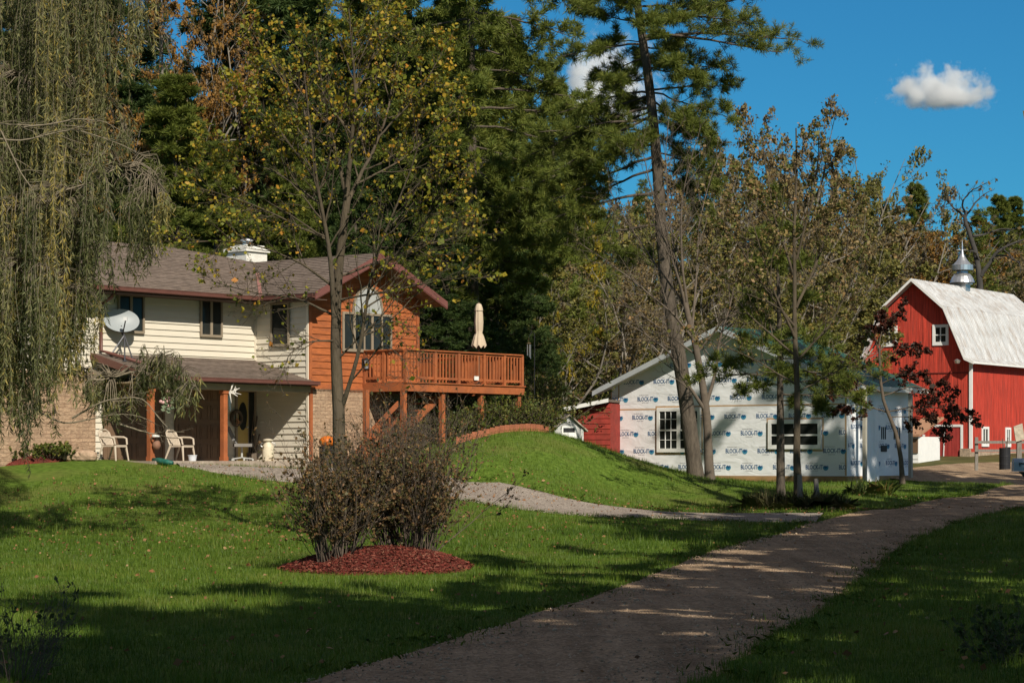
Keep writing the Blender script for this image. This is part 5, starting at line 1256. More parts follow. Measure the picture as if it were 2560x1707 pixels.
Yo = 67.0
ol = [
 (at([(1996,1268),(1992,1120),(1994,960),(1986,810),(1990,680),(1986,560),(1996,440),(1992,320)],Yo), .125, .02),
 (at([(1990,850),(1930,720),(1885,570),(1850,440)],Yo,66), .05, .008),
 (at([(1990,770),(2045,650),(2085,530),(2110,430)],Yo,68), .05, .008),
 (at([(1988,700),(1935,560),(1912,430),(1900,345)],Yo,68), .045, .008),
 (at([(1990,650),(2035,500),(2050,390),(2045,305)],Yo,66.4), .045, .008),
 (at([(1990,890),(1880,800),(1800,700),(1745,640)],Yo,67.5), .04, .007),
 (at([(1992,900),(2070,820),(2120,720),(2150,640)],Yo,66.6), .04, .007),
 (at([(1990,820),(1900,700),(1830,580),(1790,520)],Yo,65.6), .04, .007),
 (at([(1990,960),(1890,900),(1800,860),(1740,830)],Yo,66), .03, .006),
 (at([(1988,600),(2060,560),(2120,540),(2150,500)],Yo,67.6), .03, .006),
 (at([(1988,560),(1900,500),(1850,400),(1840,350)],Yo,67), .03, .006),
 (at([(1992,980),(2080,930),(2140,900),(2170,860)],Yo,67.5), .025, .006),
]
oak_wt = lambda c: np.interp((HY-(c[:, 2]-EYE)/c[:, 1]*F), [250, 560, 700, 850, 960], [1, 1, .7, .25, .06])
limb_tree('oak_tree', 'slender oak with tan orange and olive leaves rising from weeds by the grey post', (1996,1268,Yo), ol, 23, M['barkmaple'], LM['oak'], 7200, .048, .6, lv1=(15,.34), lv2=(5,.5), sub3=(2,.5), wt=oak_wt)
Yr = 84.0
rl = [
 (at([(2256,1208),(2250,1130),(2234,1065),(2216,1030),(2204,985),(2198,930),(2196,870)],Yr), .095, .04),
 (at([(2216,1030),(2290,1012),(2370,1020),(2432,1052)],Yr,83.4), .03, .008),
 (at([(2206,990),(2280,962),(2350,985),(2412,1025)],Yr,85), .03, .008),
 (at([(2202,960),(2250,935),(2300,940),(2345,965)],Yr,83), .025, .007),
 (at([(2222,1042),(2300,1040),(2340,1060),(2370,1085)],Yr,84.6), .025, .006),
 (at([(2216,1030),(2150,1010),(2100,1015),(2080,1030)],Yr,84.6), .03, .007),
 (at([(2204,980),(2140,955),(2085,960),(2050,985)],Yr,83.4), .03, .007),
 (at([(2200,950),(2150,915),(2100,905),(2070,920)],Yr,85), .025, .006),
 (at([(2198,910),(2235,880),(2270,868),(2312,885)],Yr,83.6), .022, .006),
 (at([(2196,870),(2205,820),(2230,785),(2255,765)],Yr,84.4), .025, .006),
 (at([(2196,880),(2185,830),(2190,800),(2205,775)],Yr,83.6), .022, .006),
]
limb_tree('red_oak_sapling', 'small dark red leaved oak with flat spreading branches before the red barn', (2256,1208,Yr), rl, 24, M['darktwig'], LM['redoak'], 9500, .048, .7, lv1=(13,.30), lv2=(5,.5), leaf_t0=.1, up1=.0)

# ------------------------------------------------------------------ pines
def pine_from_boughs(name, label, base, trunk, trad, boughs, seed, lmat, Y, per=9, ln=.24, wd=.016, ntw=11, twl=.30, tpt=9, bark=None, group=None, decor=True):
    rng = np.random.default_rng(seed); b = P(*base); b[2] = up(b[0], b[1]); root = tree_root(name, b, label, 'tree', group)
    tr = poly3(trunk, 30); tr[0, 2] = b[2]-.2; rd = np.interp(np.linspace(0, 1, 31), [0, .03, 1], [trad[0]*1.25, trad[0], trad[1]])
    wood = [tubes_np(tr[None], rd[None], 12)]; prim = []; 
    tpy = HY-(tr[:, 2]-EYE)/tr[:, 1]*F
    for sy, ex, ey, dY in boughs:
        i = np.interp(-sy, -tpy, np.arange(31)); i0 = int(min(i, 29)); s = tr[i0]*(1-(i-i0))+tr[i0+1]*(i-i0)
        e = P(ex, ey, Y+dY); L = np.linalg.norm(e-s); m1 = s*.66+e*.34+np.array([0, 0, .05*L]); m2 = s*.33+e*.67+np.array([0, 0, .015*L])
        q = np.stack([s*(1-t)**3+3*m1*t*(1-t)**2+3*m2*t*t*(1-t)+e*t**3 for t in np.linspace(0, 1, 13)]); q[1:] += np.cumsum(rng.normal(size=(12, 3))*.025, 0)
        prim.append(q)
    pr = np.array(prim); L0 = np.linalg.norm(np.diff(pr, axis=1), axis=2).sum(1)
    pr_r = np.clip(L0*.014, .018, .07)[:, None]*(1-.8*np.linspace(0, 1, 13))[None]
    wood.append(tubes_np(pr, pr_r, 6))
    c, cr = spawn(rng, pr, np.minimum(pr_r, .03), ntw, .28, 1, 48, 12, twl, .55, n=5, wob=.10, up_=.05, tip=.35, flat=.75, decay=.55, lmin=.35); wood.append(tubes_np(c, cr, 4))
    c2, cr2 = spawn(rng, c, cr, 4, .15, 1, 42, 14, .45, .55, n=3, wob=.12, up_=.05, tip=.5, flat=.6, lmin=.18); wood.append(tubes_np(c2, np.maximum(cr2, .004), 3))
    n1 = len(c)*tpt//2; n2 = len(c2)*max(2, tpt//3)
    p1, d1 = along(rng, c, n1, .35); p2, d2 = along(rng, c2, n2, .25)
    tf, rn = tufts(rng, np.concatenate([p1, p2]), np.concatenate([d1, d2]), per, ln, wd)
    attach(root, merge(wood), tf, bark or M['bark'], lmat, rn); return root
def rowb(seed, ys, xr, Yd, droop):
    r = np.random.default_rng(seed); out = []
    for y in ys: out.append((y, r.uniform(*xr), y+r.uniform(*droop), r.uniform(*Yd)))
    return out
big = [(100,2012,98,.3),(92,1945,128,-1),(70,1905,-15,.8),(40,1880,62,-1.5),(150,1795,172,1),(168,1765,205,-1),(225,1835,222,.6),(232,1805,292,-.8),(250,1795,375,.6),(275,1768,345,-1.2),(300,1725,335,1),(20,1790,18,1.5),(-60,1865,-45,0),(-120,1800,-125,-1),(-20,1760,-60,-1.6),
 (105,1480,112,.4),(112,1392,152,-.8),(146,1500,195,1),(62,1440,32,-1),(22,1430,-25,.6),(232,1405,275,-.5),(268,1330,385,.8),(302,1360,335,-1),(330,1460,335,1.4),(352,1340,452,-.3),(-50,1425,-62,.7),(-110,1450,-125,-.8),(420,1400,525,.8),(480,1330,565,-.8),(560,1385,605,.6),(330,1730,420,.4),(380,1790,440,-1),(200,1530,215,-1.5),(240,1430,300,1.2),(290,1400,420,-1.4),(320,1380,400,1.6),(360,1420,440,.2),(390,1380,500,-.6),(280,1500,350,2),(345,1500,420,-1.8),(310,1545,380,-2.2),(410,1790,470,.4),(180,1700,150,-1.8),(60,1690,50,-1.9),(-10,1540,-40,-2),(120,1720,118,1.8),(255,1560,265,1.6),(440,1770,520,1),(620,1560,660,1.2)]
_r = random.Random(9); big += [] if True else [(a+_r.uniform(-22,22), (b-1640)*_r.uniform(.7,.98)+1640, c+_r.uniform(-30,24), -d+_r.uniform(-.8,.8)) for a, b, c, d in big[::2] if not (b < 1600 and 90 < a < 280)]; big += [(y, 1640+_r.uniform(-110,110), y+_r.uniform(0,40), _r.choice((-2.2,-1.6,1.8))) for y in range(-100, 420, 75)]
pine_from_boughs('white_pine', 'big white pine with a thick grey trunk and long layered boughs against the blue sky', (1742,1210,81), at([(1742,1212),(1722,1050),(1700,900),(1673,760),(1656,620),(1648,480),(1636,330),(1622,200),(1605,90),(1592,0),(1578,-120),(1560,-320)],81), (.27,.09), big, 31, LM['pine'], 81, per=11, ln=.24, wd=.0085, ntw=15, tpt=12, twl=.30)
p2b = []
for k, y in enumerate(range(-260, 720, 48)):
    r_ = random.Random(100+k); wdt = 250 if y < 420 else 190
    p2b += [(y, 1180+r_.uniform(.75,1.15)*wdt, y+r_.uniform(0,70), r_.uniform(-1,1)), (y+20, 1180-r_.uniform(.6,1.0)*wdt, y+r_.uniform(0,80), r_.uniform(-1,1)), (y+10, 1180+r_.uniform(-90,90), y+r_.uniform(20,70), -2.6), (y+34, 1180+r_.uniform(-110,110), y+r_.uniform(20,70), 2.4)]
pine_from_boughs('white_pine', 'white pine with drooping layered boughs rising behind the deck and patio umbrella', (1180,1060,90), at([(1180,1060),(1182,800),(1180,500),(1178,200),(1176,-100),(1175,-330)],90), (.27,.08), p2b, 32, LM['pine'], 90, per=11, ln=.28, wd=.014, ntw=13, tpt=10)
lowb = [(880,1850,855,-.6),(940,1735,948,.5),(830,1855,785,.6),(900,1800,905,1),(960,1870,985,-1),(900,2070,905,.5),(850,2075,850,-.8),(955,2110,960,.3),(985,2150,990,-.5),(930,2190,945,.4),(780,1880,740,.6),(760,2030,735,-.6),(700,1890,665,.5),(690,2020,650,.4),(620,1900,590,.3),(600,2000,570,-.3),(930,1960,930,-2),(870,1940,880,-1.8),(820,1970,830,1.6),(1000,2060,1010,-1.2),(530,1930,500,.2),(660,1930,640,-1.2)]
pine_from_boughs('young_pine', 'young pine with low dark boughs spread across the wrapped garage wall', (1952,1242,71), at([(1952,1242),(1951,1050),(1950,900),(1947,760),(1944,620),(1942,490)],71), (.135,.02), lowb, 33, LM['pine'], 71, per=11, ln=.20, wd=.009, ntw=10, tpt=9, twl=.34)

# background templates -------------------------------------------------
def pine_template(seed, H, R, nwh, per, ln, wd, ntw, tpt, lmat, name, label, clear=.06, shape=1.0):
    rng = np.random.default_rng(seed); root = tree_root(name, (0, 0, 0), label)
    z = np.linspace(-.3, H, 20); tr = np.stack([np.cumsum(rng.normal(size=20)*.03), np.cumsum(rng.normal(size=20)*.03), z], -1); rd = np.linspace(H*.016, .02, 20)
    wood = [tubes_np(tr[None], rd[None], 7)]; S_ = []; D_ = []; L_ = []
    for k in range(nwh):
        t0_ = clear+(1-clear)*(k+rng.random())/nwh; m = 7
        for j in range(m):
            t = min(.995, max(clear, t0_+rng.normal()*.028)); a = rng.random()*6.283; S_.append([np.interp(t*H, z, tr[:, 0]), np.interp(t*H, z, tr[:, 1]), t*H]); el = .05+.5*t+rng.normal()*.12; D_.append([math.cos(a)*math.cos(el), math.sin(a)*math.cos(el), math.sin(el)])
            L_.append(R*((1-t)**shape*.93+.08)*rng.uniform(.65, 1.2)*(1 if t > .2 else .6+2*t))
    S_ = np.array(S_); D_ = np.array(D_); L_ = np.array(L_)
    b, br = extend(rng, S_, D_, L_, .008+L_*.011, 6, .06, -.035, .25); wood.append(tubes_np(b, br, 4))
    c, cr = spawn(rng, b, br, ntw, .22, 1, 46, 12, .36, .5, n=3, wob=.1, up_=.03, tip=.4, flat=.7, lmin=.3)
    p1, d1 = along(rng, c, len(c)*tpt, .1); tf, rn = tufts(rng, p1, d1, per, ln, wd, .85, .4)
    attach(root, merge(wood), tf, M['bark'], lmat, rn); return root
def broad_template(seed, H, R, nleaf, half, lmat, name, label, lean=0, fork=.3, bark='greytwig', nb=7, nk=(8,6,3)):
    rng = np.random.default_rng(seed); root = tree_root(name, (0, 0, 0), label); zt = H*fork
    tr = np.stack([np.linspace(0, .02*H, 8)+np.cumsum(rng.normal(size=8)*.05), np.cumsum(rng.normal(size=8)*.05), np.linspace(-.3, zt, 8)], -1); rd = np.linspace(H*.016, H*.010, 8)
    wood = [tubes_np(tr[None], rd[None], 7)]; a = np.arange(nb)*2*math.pi/nb+rng.random(nb); el = np.radians(rng.uniform(38, 80, nb))
    i = rng.integers(4, 8, nb); st = tr[i]; d = np.stack([np.cos(a)*np.cos(el), np.sin(a)*np.cos(el), np.sin(el)], -1)
    b, br = extend(rng, st, d, (H-zt)*rng.uniform(.75, 1.05, nb), np.full(nb, H*.0075), 9, .13, .06, .15); wood.append(tubes_np(b, br, 6))
    c, cr = spawn(rng, b, br, nk[0], .15, 1, 48, 14, .42, .6, n=6, wob=.14, up_=.05, tip=.25, decay=.55); wood.append(tubes_np(c, np.maximum(cr, .012), 4))
    c2, cr2 = spawn(rng, c, cr, nk[1], .15, 1, 44, 15, .45, .6, n=4, wob=.16, up_=.04, tip=.35); wood.append(tubes_np(c2, np.maximum(cr2, .008), 3))
    c3, cr3 = spawn(rng, c2, cr2, nk[2], .2, 1, 40, 15, .5, .6, n=3, wob=.16, up_=.03, tip=.5); wood.append(tubes_np(c3, np.maximum(cr3, .006), 3))
    wt = np.exp(rng.normal(size=len(c3))*.9)
    lp, ld = along(rng, c3, nleaf, .1, wt, .10); lv = leaf_quads(rng, lp, half, .7, None, 1, .35)
    attach(root, merge(wood), lv, M[bark], lmat, rep4(np.clip(rng.beta(1.8, 2, nleaf), 0, 1))); return root
def ktree(o): return [c for c in o.children]
PROTO = {}
def use(kind, px, ytop, Y, label, mats=None, rz=None, wid=1.0, group=None, ground=None):
    """place a background tree: the first of a kind is the built one, later ones are copies with copied parts"""
    o, H, used = PROTO[kind]
    if used:
        r = o.copy(); COL.objects.link(r)
        for ch in ktree(o): c = ch.copy(); COL.objects.link(c); c.parent = r
    else: r = o; PROTO[kind] = (o, H, True)
    x = (px-1280)*Y/F; g = up(x, Y)-.1 if ground is None else ground; z = EYE+(HY-ytop)*Y/F; s = (z-g)/H
    r.location = (x, Y, g); r.scale = (s*wid, s*wid, s); r.rotation_euler = (0, 0, random.Random(int(px*7+Y)).random()*6.28 if rz is None else rz)
    r['label'] = label; r['category'] = 'tree'
    if group: r['group'] = group
    if mats:
        for c in r.children:
            if c.name.startswith('crown'):
                c.material_slots[0].link = 'OBJECT'; c.material_slots[0].material = LM[mats]
    return r
PROTO['pineA'] = (pine_template(41, 20, 4.6, 26, 9, .32, .018, 9, 9, LM['darkpine'], 'pine_tree', 'x'), 20, False)
PROTO['pineB'] = (pine_template(42, 18, 3.6, 28, 9, .29, .017, 8, 9, LM['darkpine'], 'pine_tree', 'x', shape=.8), 18, False)
PROTO['broadA'] = (broad_template(43, 14, 5, 14000, .066, LM['brown'], 'woodland_tree', 'x'), 14, False)
PROTO['broadB'] = (broad_template(44, 13, 5, 16000, .064, LM['olive'], 'woodland_tree', 'x', fork=.22), 13, False)
PROTO['broadD'] = (broad_template(46, 26, 7, 34000, .085, LM['orange'], 'woodland_tree', 'x', fork=.3, bark='greytwig', nb=9, nk=(11,7,3)), 26, False)
PROTO['broadC'] = (broad_template(45, 15, 5, 6500, .062, LM['brown'], 'woodland_tree', 'x', fork=.35), 15, False)
gp_ = 'pines behind the house'
for a in (
 ('pineA', 440, 205, 90, 'dark pine behind the brown roof left of the white chimney', 'pine', 1.45),
 ('pineB', 590, -260, 99, 'tall dark pine rising behind the white chimney beside the orange tree', 'darkpine', 1.2),
 ('pineA', 770, -160, 94, 'tall pine hidden behind the crown of the yellow maple', 'darkpine', 1.1),
 ('pineB', 330, 225, 94, 'dark pine half hidden by the right edge of the willow', 'darkpine', 1.6),
 ('pineA', 940, -210, 98, 'tall pine behind the right half of the maple crown', 'pine', 1.05),
 ('pineB', 540, 370, 86, 'low pine right behind the ridge of the house roof', 'pine', 1.4),
 ('pineA', 720, 300, 88, 'mid height green pine behind the house roof and the maple trunk', 'pine', 1.15),
 ('pineB', 1060, 60, 92, 'dark pine between the maple crown and the drooping white pine', 'darkpine', 1.25),
 ('pineA', 1240, 470, 95, 'dark shaded pine filling the gap behind the deck umbrella', 'darkpine', 1.3),
 ('pineB', 1120, 560, 86, 'dark low pine just behind the right eave of the orange gable', 'darkpine', 1.5),
 ('pineA', 880, 420, 86, 'dark green pine behind the orange gable peak', 'darkpine', 1.25),
 ('pineB', 60, 40, 104, 'tall dark pine seen through the willow strands at far left', 'darkpine', 1.4),
 ('pineA', 210, 250, 98, 'broad dark pine behind the middle of the willow', 'darkpine', 1.3),
 ('pineA', 1270, 60, 108, 'tall green pine seen between the two white pines', 'pine', 1.1),
 ('pineB', 1160, -140, 105, 'tall pine directly behind the drooping white pine', 'pine', 1.2),
 ('pineA', 1010, -320, 104, 'tall green pine right of the maple crown top', 'pine', 1.1),
 ('pineB', 280, -330, 108, 'tall pine behind the right part of the upper willow', 'darkpine', 1.3),
 ('pineA', 120, -350, 112, 'tall pine behind the top of the willow', 'darkpine', 1.3),
 ('pineB', 700, -300, 104, 'tall green pine behind the left side of the maple top', 'pine', 1.3),
 ('pineB', 1385, 215, 112, 'narrow green pine just left of the second cloud', 'pine', 1.0),
 ('pineA', 1455, 345, 116, 'green pine below the second cloud left of the big trunk', 'pine', 1.1),
 ('pineB', 1330, 640, 100, 'short dark pine above the shrubs beyond the deck end', 'darkpine', 1.3),
): use(a[0], a[1], a[2], a[3], a[4], a[5], wid=a[6], group=gp_)
gw_ = 'autumn trees on the wooded slope'
for a in (
 ('broadD', 460, -150, 96, 'tall orange brown tree at the top left between willow and maple', 'orange', .75),
 ('broadD', 370, -30, 98, 'rusty brown tree top just right of the willow crown', 'orange', .9),
 ('broadD', 630, -40, 96, 'rusty leaved tree between the orange tree and the maple crown', 'orange', .6),
 ('broadC', 170, -60, 116, 'brown tree top behind the upper willow curtain', 'brown', 1.0),
 ('broadB', 1360, 380, 112, 'slim yellow leaved tree between the two white pines', 'yellow', .55),
 ('broadA', 1300, 560, 102, 'small yellow leaved sapling in the dark gap past the deck', 'yellow', .5),
 ('broadB', 1420, 640, 106, 'olive brown thicket tree above the red shed', 'olive', 1.2),
 ('broadC', 1490, 560, 114, 'brown twiggy tree left of the bare tree crown', 'brown', 1.1),
 ('broadA', 1560, 620, 108, 'brown leaved tree above the left rake of the garage', 'brown', 1.1),
 ('broadB', 1640, 470, 120, 'olive tree behind the forks of the bare tree', 'olive', 1.0),
 ('broadB', 1545, 400, 126, 'brown tree crown just left of the big pine trunk', 'brown', .9),
 ('broadC', 1720, 420, 126, 'grey brown tree directly behind the big pine trunk', 'brown', 1.0),
 ('broadA', 1850, 222, 136, 'tall brown oak top on the skyline left of the tan oak crown', 'brown', .75),
 ('broadB', 1930, 250, 140, 'tall olive brown tree top on the skyline behind the tan oak', 'brown', .75),
 ('broadC', 2010, 315, 144, 'thin dead looking tree on the skyline right of the tan oak', 'brown', .7),
 ('broadA', 1790, 560, 122, 'olive tree above the garage roof between the trunks', 'olive', 1.2),
 ('broadB', 1900, 600, 126, 'green brown tree behind the young pine tip', 'olive', 1.1),
 ('broadC', 2080, 470, 166, 'brown twiggy tree sloping down the skyline left of the dark oak', 'brown', .9),
 ('broadA', 2190, 325, 174, 'dark rounded oak standing highest on the right skyline', 'olive', .7),
 ('broadB', 2145, 355, 176, 'dark olive tree crown beside the highest oak on the right skyline', 'olive', .75),
 ('broadA', 2245, 430, 178, 'brown crown stepping down the skyline right of the highest oak', 'brown', .85),
 ('broadB', 2040, 640, 134, 'olive tree left of the barn roof peak', 'olive', 1.2),
 ('broadC', 2130, 620, 168, 'pale branched tree left of the barn gable', 'brown', 1.1),
 ('broadA', 2250, 540, 178, 'brown tree above the barn roof peak', 'brown', 1.1),
 ('broadB', 2330, 500, 178, 'orange brown tree left of the barn ventilator', 'orange', 1.0),
 ('broadC', 2400, 530, 184, 'olive brown tree behind the barn ventilator', 'olive', 1.2),
 ('broadA', 2500, 560, 182, 'yellow olive tree behind the bare oak at the right edge', 'olive', 1.1),
 ('broadB', 2580, 570, 180, 'brown tree at the right edge above the barn roof', 'brown', 1.1),
 ('broadC', 2200, 660, 170, 'brown thicket tree touching the left barn eave', 'brown', 1.3),
 ('broadA', 2340, 600, 176, 'olive brown tree filling behind the barn ridge', 'brown', 1.2),
 ('broadB', 2460, 640, 178, 'brown tree low behind the end of the barn ridge', 'brown', 1.3),
 ('broadC', 1380, 760, 116, 'low brown shrubby tree behind the white well house', 'orange', 1.6),
 ('broadB', 1480, 780, 118, 'low olive shrubby tree behind the red shed roof', 'olive', 1.6),
): use(a[0], a[1], a[2], a[3], a[4], a[5], wid=a[6], group=gw_)
use('pineB', 2498, 498, 215, 'small pine tip on the skyline right of the bare oak', 'pine', wid=1.2, group='pine tips on the right skyline')
use('pineA', 2540, 500, 218, 'second small pine tip on the skyline nearest the right edge', 'pine', wid=1.2, group='pine tips on the right skyline')
use('pineB', 2290, 470, 205, 'grey green pine top on the skyline left of the orange tree', 'pine', wid=1.2, group='pine tips on the right skyline')
# bare oak behind the barn
Yk = 156.0
kl = [
 (at([(2452,900),(2452,760),(2450,680),(2440,620),(2425,580),(2416,555),(2414,535)],Yk), .33, .12),
 (at([(2416,550),(2400,530),(2380,513),(2372,490),(2376,470)],Yk), .09, .02), (at([(2414,540),(2440,510),(2460,490),(2490,480)],Yk), .08, .015),
 (at([(2414,538),(2405,510),(2415,490),(2440,470),(2470,455)],Yk,154), .08, .015), (at([(2432,590),(2460,585),(2490,575),(2530,577)],Yk,157), .09, .02),
 (at([(2452,690),(2480,650),(2485,635),(2505,618),(2540,600),(2590,590)],Yk,155), .16, .03), (at([(2484,640),(2510,640),(2540,655),(2580,660)],Yk,157), .08, .02),
 (at([(2448,650),(2440,630),(2420,630),(2408,634)],Yk,154), .08, .015), (at([(2450,670),(2430,660),(2415,655)],Yk), .06, .015), (at([(2505,618),(2530,640),(2550,655),(2552,680)],155,154), .05, .015),
 (at([(2372,490),(2360,510),(2362,540)],Yk), .04, .01)]
limb_tree('bare_oak', 'gnarled bare oak with dark crooked limbs behind the barn ridge', (2452,900,Yk), kl, 51, mat('dark_oak_bark', (.055,.05,.045), .95, .3, 3), LM['brown'], 160, .12, lv1=(8,.42), lv2=(4,.45), up1=.04, dj=.05)
# far woodland mass: one object
rg = np.random.default_rng(77); srcs = []
for k in ('broadA', 'broadB', 'pineA'):
    o = PROTO[k][0]; cr = [c for c in ktree(o) if c.name.startswith('crown')][0]; me = cr.data
    V = np.empty(len(me.vertices)*3, np.float32); me.vertices.foreach_get('co', V); V = V.reshape(-1, 4, 3); step = max(1, len(V)//(5000 if k != 'pineA' else 7000)); V = V[::step]
    c = V.mean(1, keepdims=True); V = c+(V-c)*(1.35 if k != 'pineA' else 1.7); srcs.append((V, PROTO[k][1]))
WV = {'brown': [], 'olive': [], 'orange': [], 'pine': []}
sky_x = [0, 1000, 1300, 1500, 1800, 1990, 2100, 2290, 2560, 2900]; sky_y = [-40, 150, 420, 470, 420, 420, 480, 520, 520, 520]
for k in range(150):
    Y = rg.uniform(160, 300); px = rg.uniform(-350, 2900); x = (px-1280)*Y/F; g = float(hill(x, Y)); zt_ = EYE+(HY-(np.interp(px, sky_x, sky_y)+abs(rg.normal())*60))*Y/F
    kk = rg.choice(3, p=[.46, .42, .12]); V, H = srcs[kk]; Ht = min(zt_-g, rg.uniform(13, 20)); 
    if Ht < 5: continue
    s = Ht/H; a = rg.random()*6.28; R_ = np.array([[math.cos(a), -math.sin(a), 0], [math.sin(a), math.cos(a), 0], [0, 0, 1]]); w_ = V@R_.T*np.array([s*1.25, s*1.25, s])+np.array([x, Y, g])
    WV[('pine' if kk == 2 else rg.choice(['brown', 'olive', 'orange'], p=[.55, .33, .12]))].append(w_)
wn = list(WV); VV = np.concatenate([np.concatenate(WV[k]) if WV[k] else np.zeros((0, 4, 3)) for k in wn]); mi = np.concatenate([np.full(sum(len(a) for a in WV[k]), i) for i, k in enumerate(wn)])
wl_ = npmesh('woodland', VV.reshape(-1, 3), np.arange(len(VV)*4).reshape(-1, 4), [LM[k] for k in wn], rnd=np.repeat(rg.beta(1.8, 2, len(VV)), 4), mi=mi)
tag(wl_, 'far brown and olive autumn woods covering the hillside', 'woods', kind='stuff')

# ------------------------------------------------------------------ shrubs
def bush(name, label, base, nst, H, R, seed, bark, lmat, nleaf, half, rad=.009, spread=35, up_=.02, cat='bush', group=None, br=.25, lv=(6,3), wt=None):
    rng = np.random.default_rng(seed); b = np.array(base, float); root = tree_root(name, b, label, cat, group)
    a = rng.random(nst)*6.283; rr = np.sqrt(rng.random(nst))*br; el = np.radians(90-np.abs(rng.normal(size=nst))*spread*.75-4); a2 = a+rng.normal(size=nst)*.5
    st = b+np.stack([rr*np.cos(a), rr*np.sin(a), np.full(nst, -.05)], -1); d = np.stack([np.cos(a2)*np.cos(el), np.sin(a2)*np.cos(el), np.sin(el)], -1)
    L = H*rng.uniform(.65, 1.08, nst)/np.maximum(.72, np.sin(el))
    s, sr = extend(rng, st, d, L, np.full(nst, rad)*rng.uniform(.7, 1.5, nst), 9, .07, up_, .25); wood = [tubes_np(s, sr, 5)]
    c, cr = spawn(rng, s, sr, lv[0], .14, 1, 34, 12, .34, .6, n=5, wob=.12, up_=.05, tip=.4); wood.append(tubes_np(c, np.maximum(cr, .0025), 3))
    c2, cr2 = spawn(rng, c, cr, lv[1], .2, 1, 36, 14, .45, .6, n=3, wob=.14, up_=.04, tip=.5); wood.append(tubes_np(c2, np.maximum(cr2, .002), 3))
    al = c2; w_ = wt(al.mean(1)) if wt else None
    lp, ld = along(rng, al, nleaf, .1, w_, .01); lvv = leaf_quads(rng, lp, half, .55, ld, .8, .3)
    attach(root, merge(wood), lvv, bark, lmat, rep4(np.clip(rng.beta(1.5, 2.4, nleaf), 0, 1)), 'stems', 'leaves'); return root
def gpt(px, py, Y):
    q = P(px, py, Y); q[2] = up(q[0], q[1]); return q
MC = gpt(950, 1412, 40.0)
def mulch(name, label, c, ax, ay, ang, hgt, seed, nchip, group=None):
    rng = np.random.default_rng(seed); nr, na = 9, 40; V = []
    for i in range(nr+1):
        r = i/nr
        for k in range(na):
            a = 2*math.pi*k/na; e = 1+.07*math.sin(3*a+1)+.05*math.sin(5*a); x, y = ax*r*e*math.cos(a), ay*r*e*math.sin(a); X = c[0]+x*math.cos(ang)-y*math.sin(ang); Y_ = c[1]+x*math.sin(ang)+y*math.cos(ang)
            V.append((X, Y_, float(hh(X, Y_))+hgt*(1-r**2.2)*(1+.02*rng.normal())+.012-(.04 if i == nr else 0)))
    idx = np.arange((nr+1)*na).reshape(nr+1, na); q = np.roll(idx, -1, 1); Fc = np.stack([idx[:-1], idx[1:], q[1:], q[:-1]], -1).reshape(-1, 4)
    root = thing(name, (c[0], c[1], up(c[0], c[1])), label, 'mulch bed', group)
    npmesh('soil', V, Fc, mat(name+'_soil', (.13,.022,.014), .95, .4, 14, .6, 40, dirt=(.06,.03,.02), dscale=4), root, smooth=True)
    r = np.sqrt(rng.random(nchip)); a = rng.random(nchip)*6.283; e = 1+.07*np.sin(3*a+1)+.05*np.sin(5*a); x, y = ax*r*e*np.cos(a)*1.01, ay*r*e*np.sin(a)*1.01; X = c[0]+x*math.cos(ang)-y*math.sin(ang); Y_ = c[1]+x*math.sin(ang)+y*math.cos(ang)
    p = np.stack([X, Y_, hh(X, Y_)+hgt*(1-r**2.2)+.035], -1); lv = leaf_quads(rng, p, .024, .35, np.array([0, 0, .0])+rng.normal(size=p.shape)*np.array([1, 1, .3]), .2, .4)
    tag(npmesh('mulch_chips', lv[0], lv[1], LM['chips'], root, rnd=rep4(rng.random(nchip))), kind='stuff'); return root
mulch('mulch_bed', 'mounded bed of red wood mulch under the twiggy bush', MC, 1.62, 1.45, math.radians(26), .36, 3, 14000)
bw = lambda c: np.interp(c[:, 2], [0, .5, 1.4, 1.9, 2.6], [.8, 1.0, .85, .38, .14])
b1 = gpt(838, 1412, 39.6); b1[2] += .2; b2 = gpt(1022, 1392, 40.6); b2[2] += .2
bush('twiggy_bush', 'left brown twiggy bush on the red mulch bed, nearly leafless at the top', b1, 95, 1.9, 1.6, 61, M['darktwig'], LM['bush'], 13000, .026, spread=19, br=.36, lv=(7,3), wt=bw, group='twiggy bushes on the mulch bed')
bush('twiggy_bush', 'right and taller brown twiggy bush on the red mulch bed with long bare shoots', b2, 140, 2.4, 1.7, 62, M['darktwig'], LM['bush'], 16000, .026, spread=22, br=.48, lv=(7,3), wt=bw, group='twiggy bushes on the mulch bed')
for i, (px, py, Y, H, lab) in enumerate((
 (1135,1085,73.5,.85,'brown leafless tipped shrub at the left end of the bed below the deck'),
 (1185,1085,74.0,.95,'green yellow shrub second from the left in the bed below the deck'),
 (1240,1085,74.4,1.0,'dense green shrub in the middle of the bed below the deck'),
 (1300,1082,75.0,1.05,'green shrub under the right corner post of the deck'),
 (1355,1082,75.8,.95,'olive shrub at the right end of the retaining wall bed'))):
    q = gpt(px, py, Y); bush('shrub', lab, q, 60, H, .8, 70+i, M['darktwig'], LM['shrub'], 3000, .034, rad=.007, spread=42, br=.35, lv=(6,3), group='shrubs in the bed below the deck')
for i, (px, py, Y, H, lab) in enumerate(((1040,1075,71.5,1.5,'grey leafless shrub standing under the left part of the deck'),(1000,1110,70.6,1.2,'bare twiggy shrub beside the deck stair'))):
    q = gpt(px, py, Y); bush('bare_shrub', lab, q, 40, H, .8, 80+i, M['twig'], LM['bush'], 300, .03, rad=.008, spread=36, br=.3, lv=(7,4))
bush('sumac_bush', 'orange red autumn bush at the corner between deck shrubs and red shed', gpt(1440,1085,112), 50, 2.6, 1, 90, M['darktwig'], leafmat('orange_red_leaves', [(.16,.05,.02),(.30,.09,.025),(.34,.16,.03)], trans=.3), 2200, .055, spread=40, br=.5)
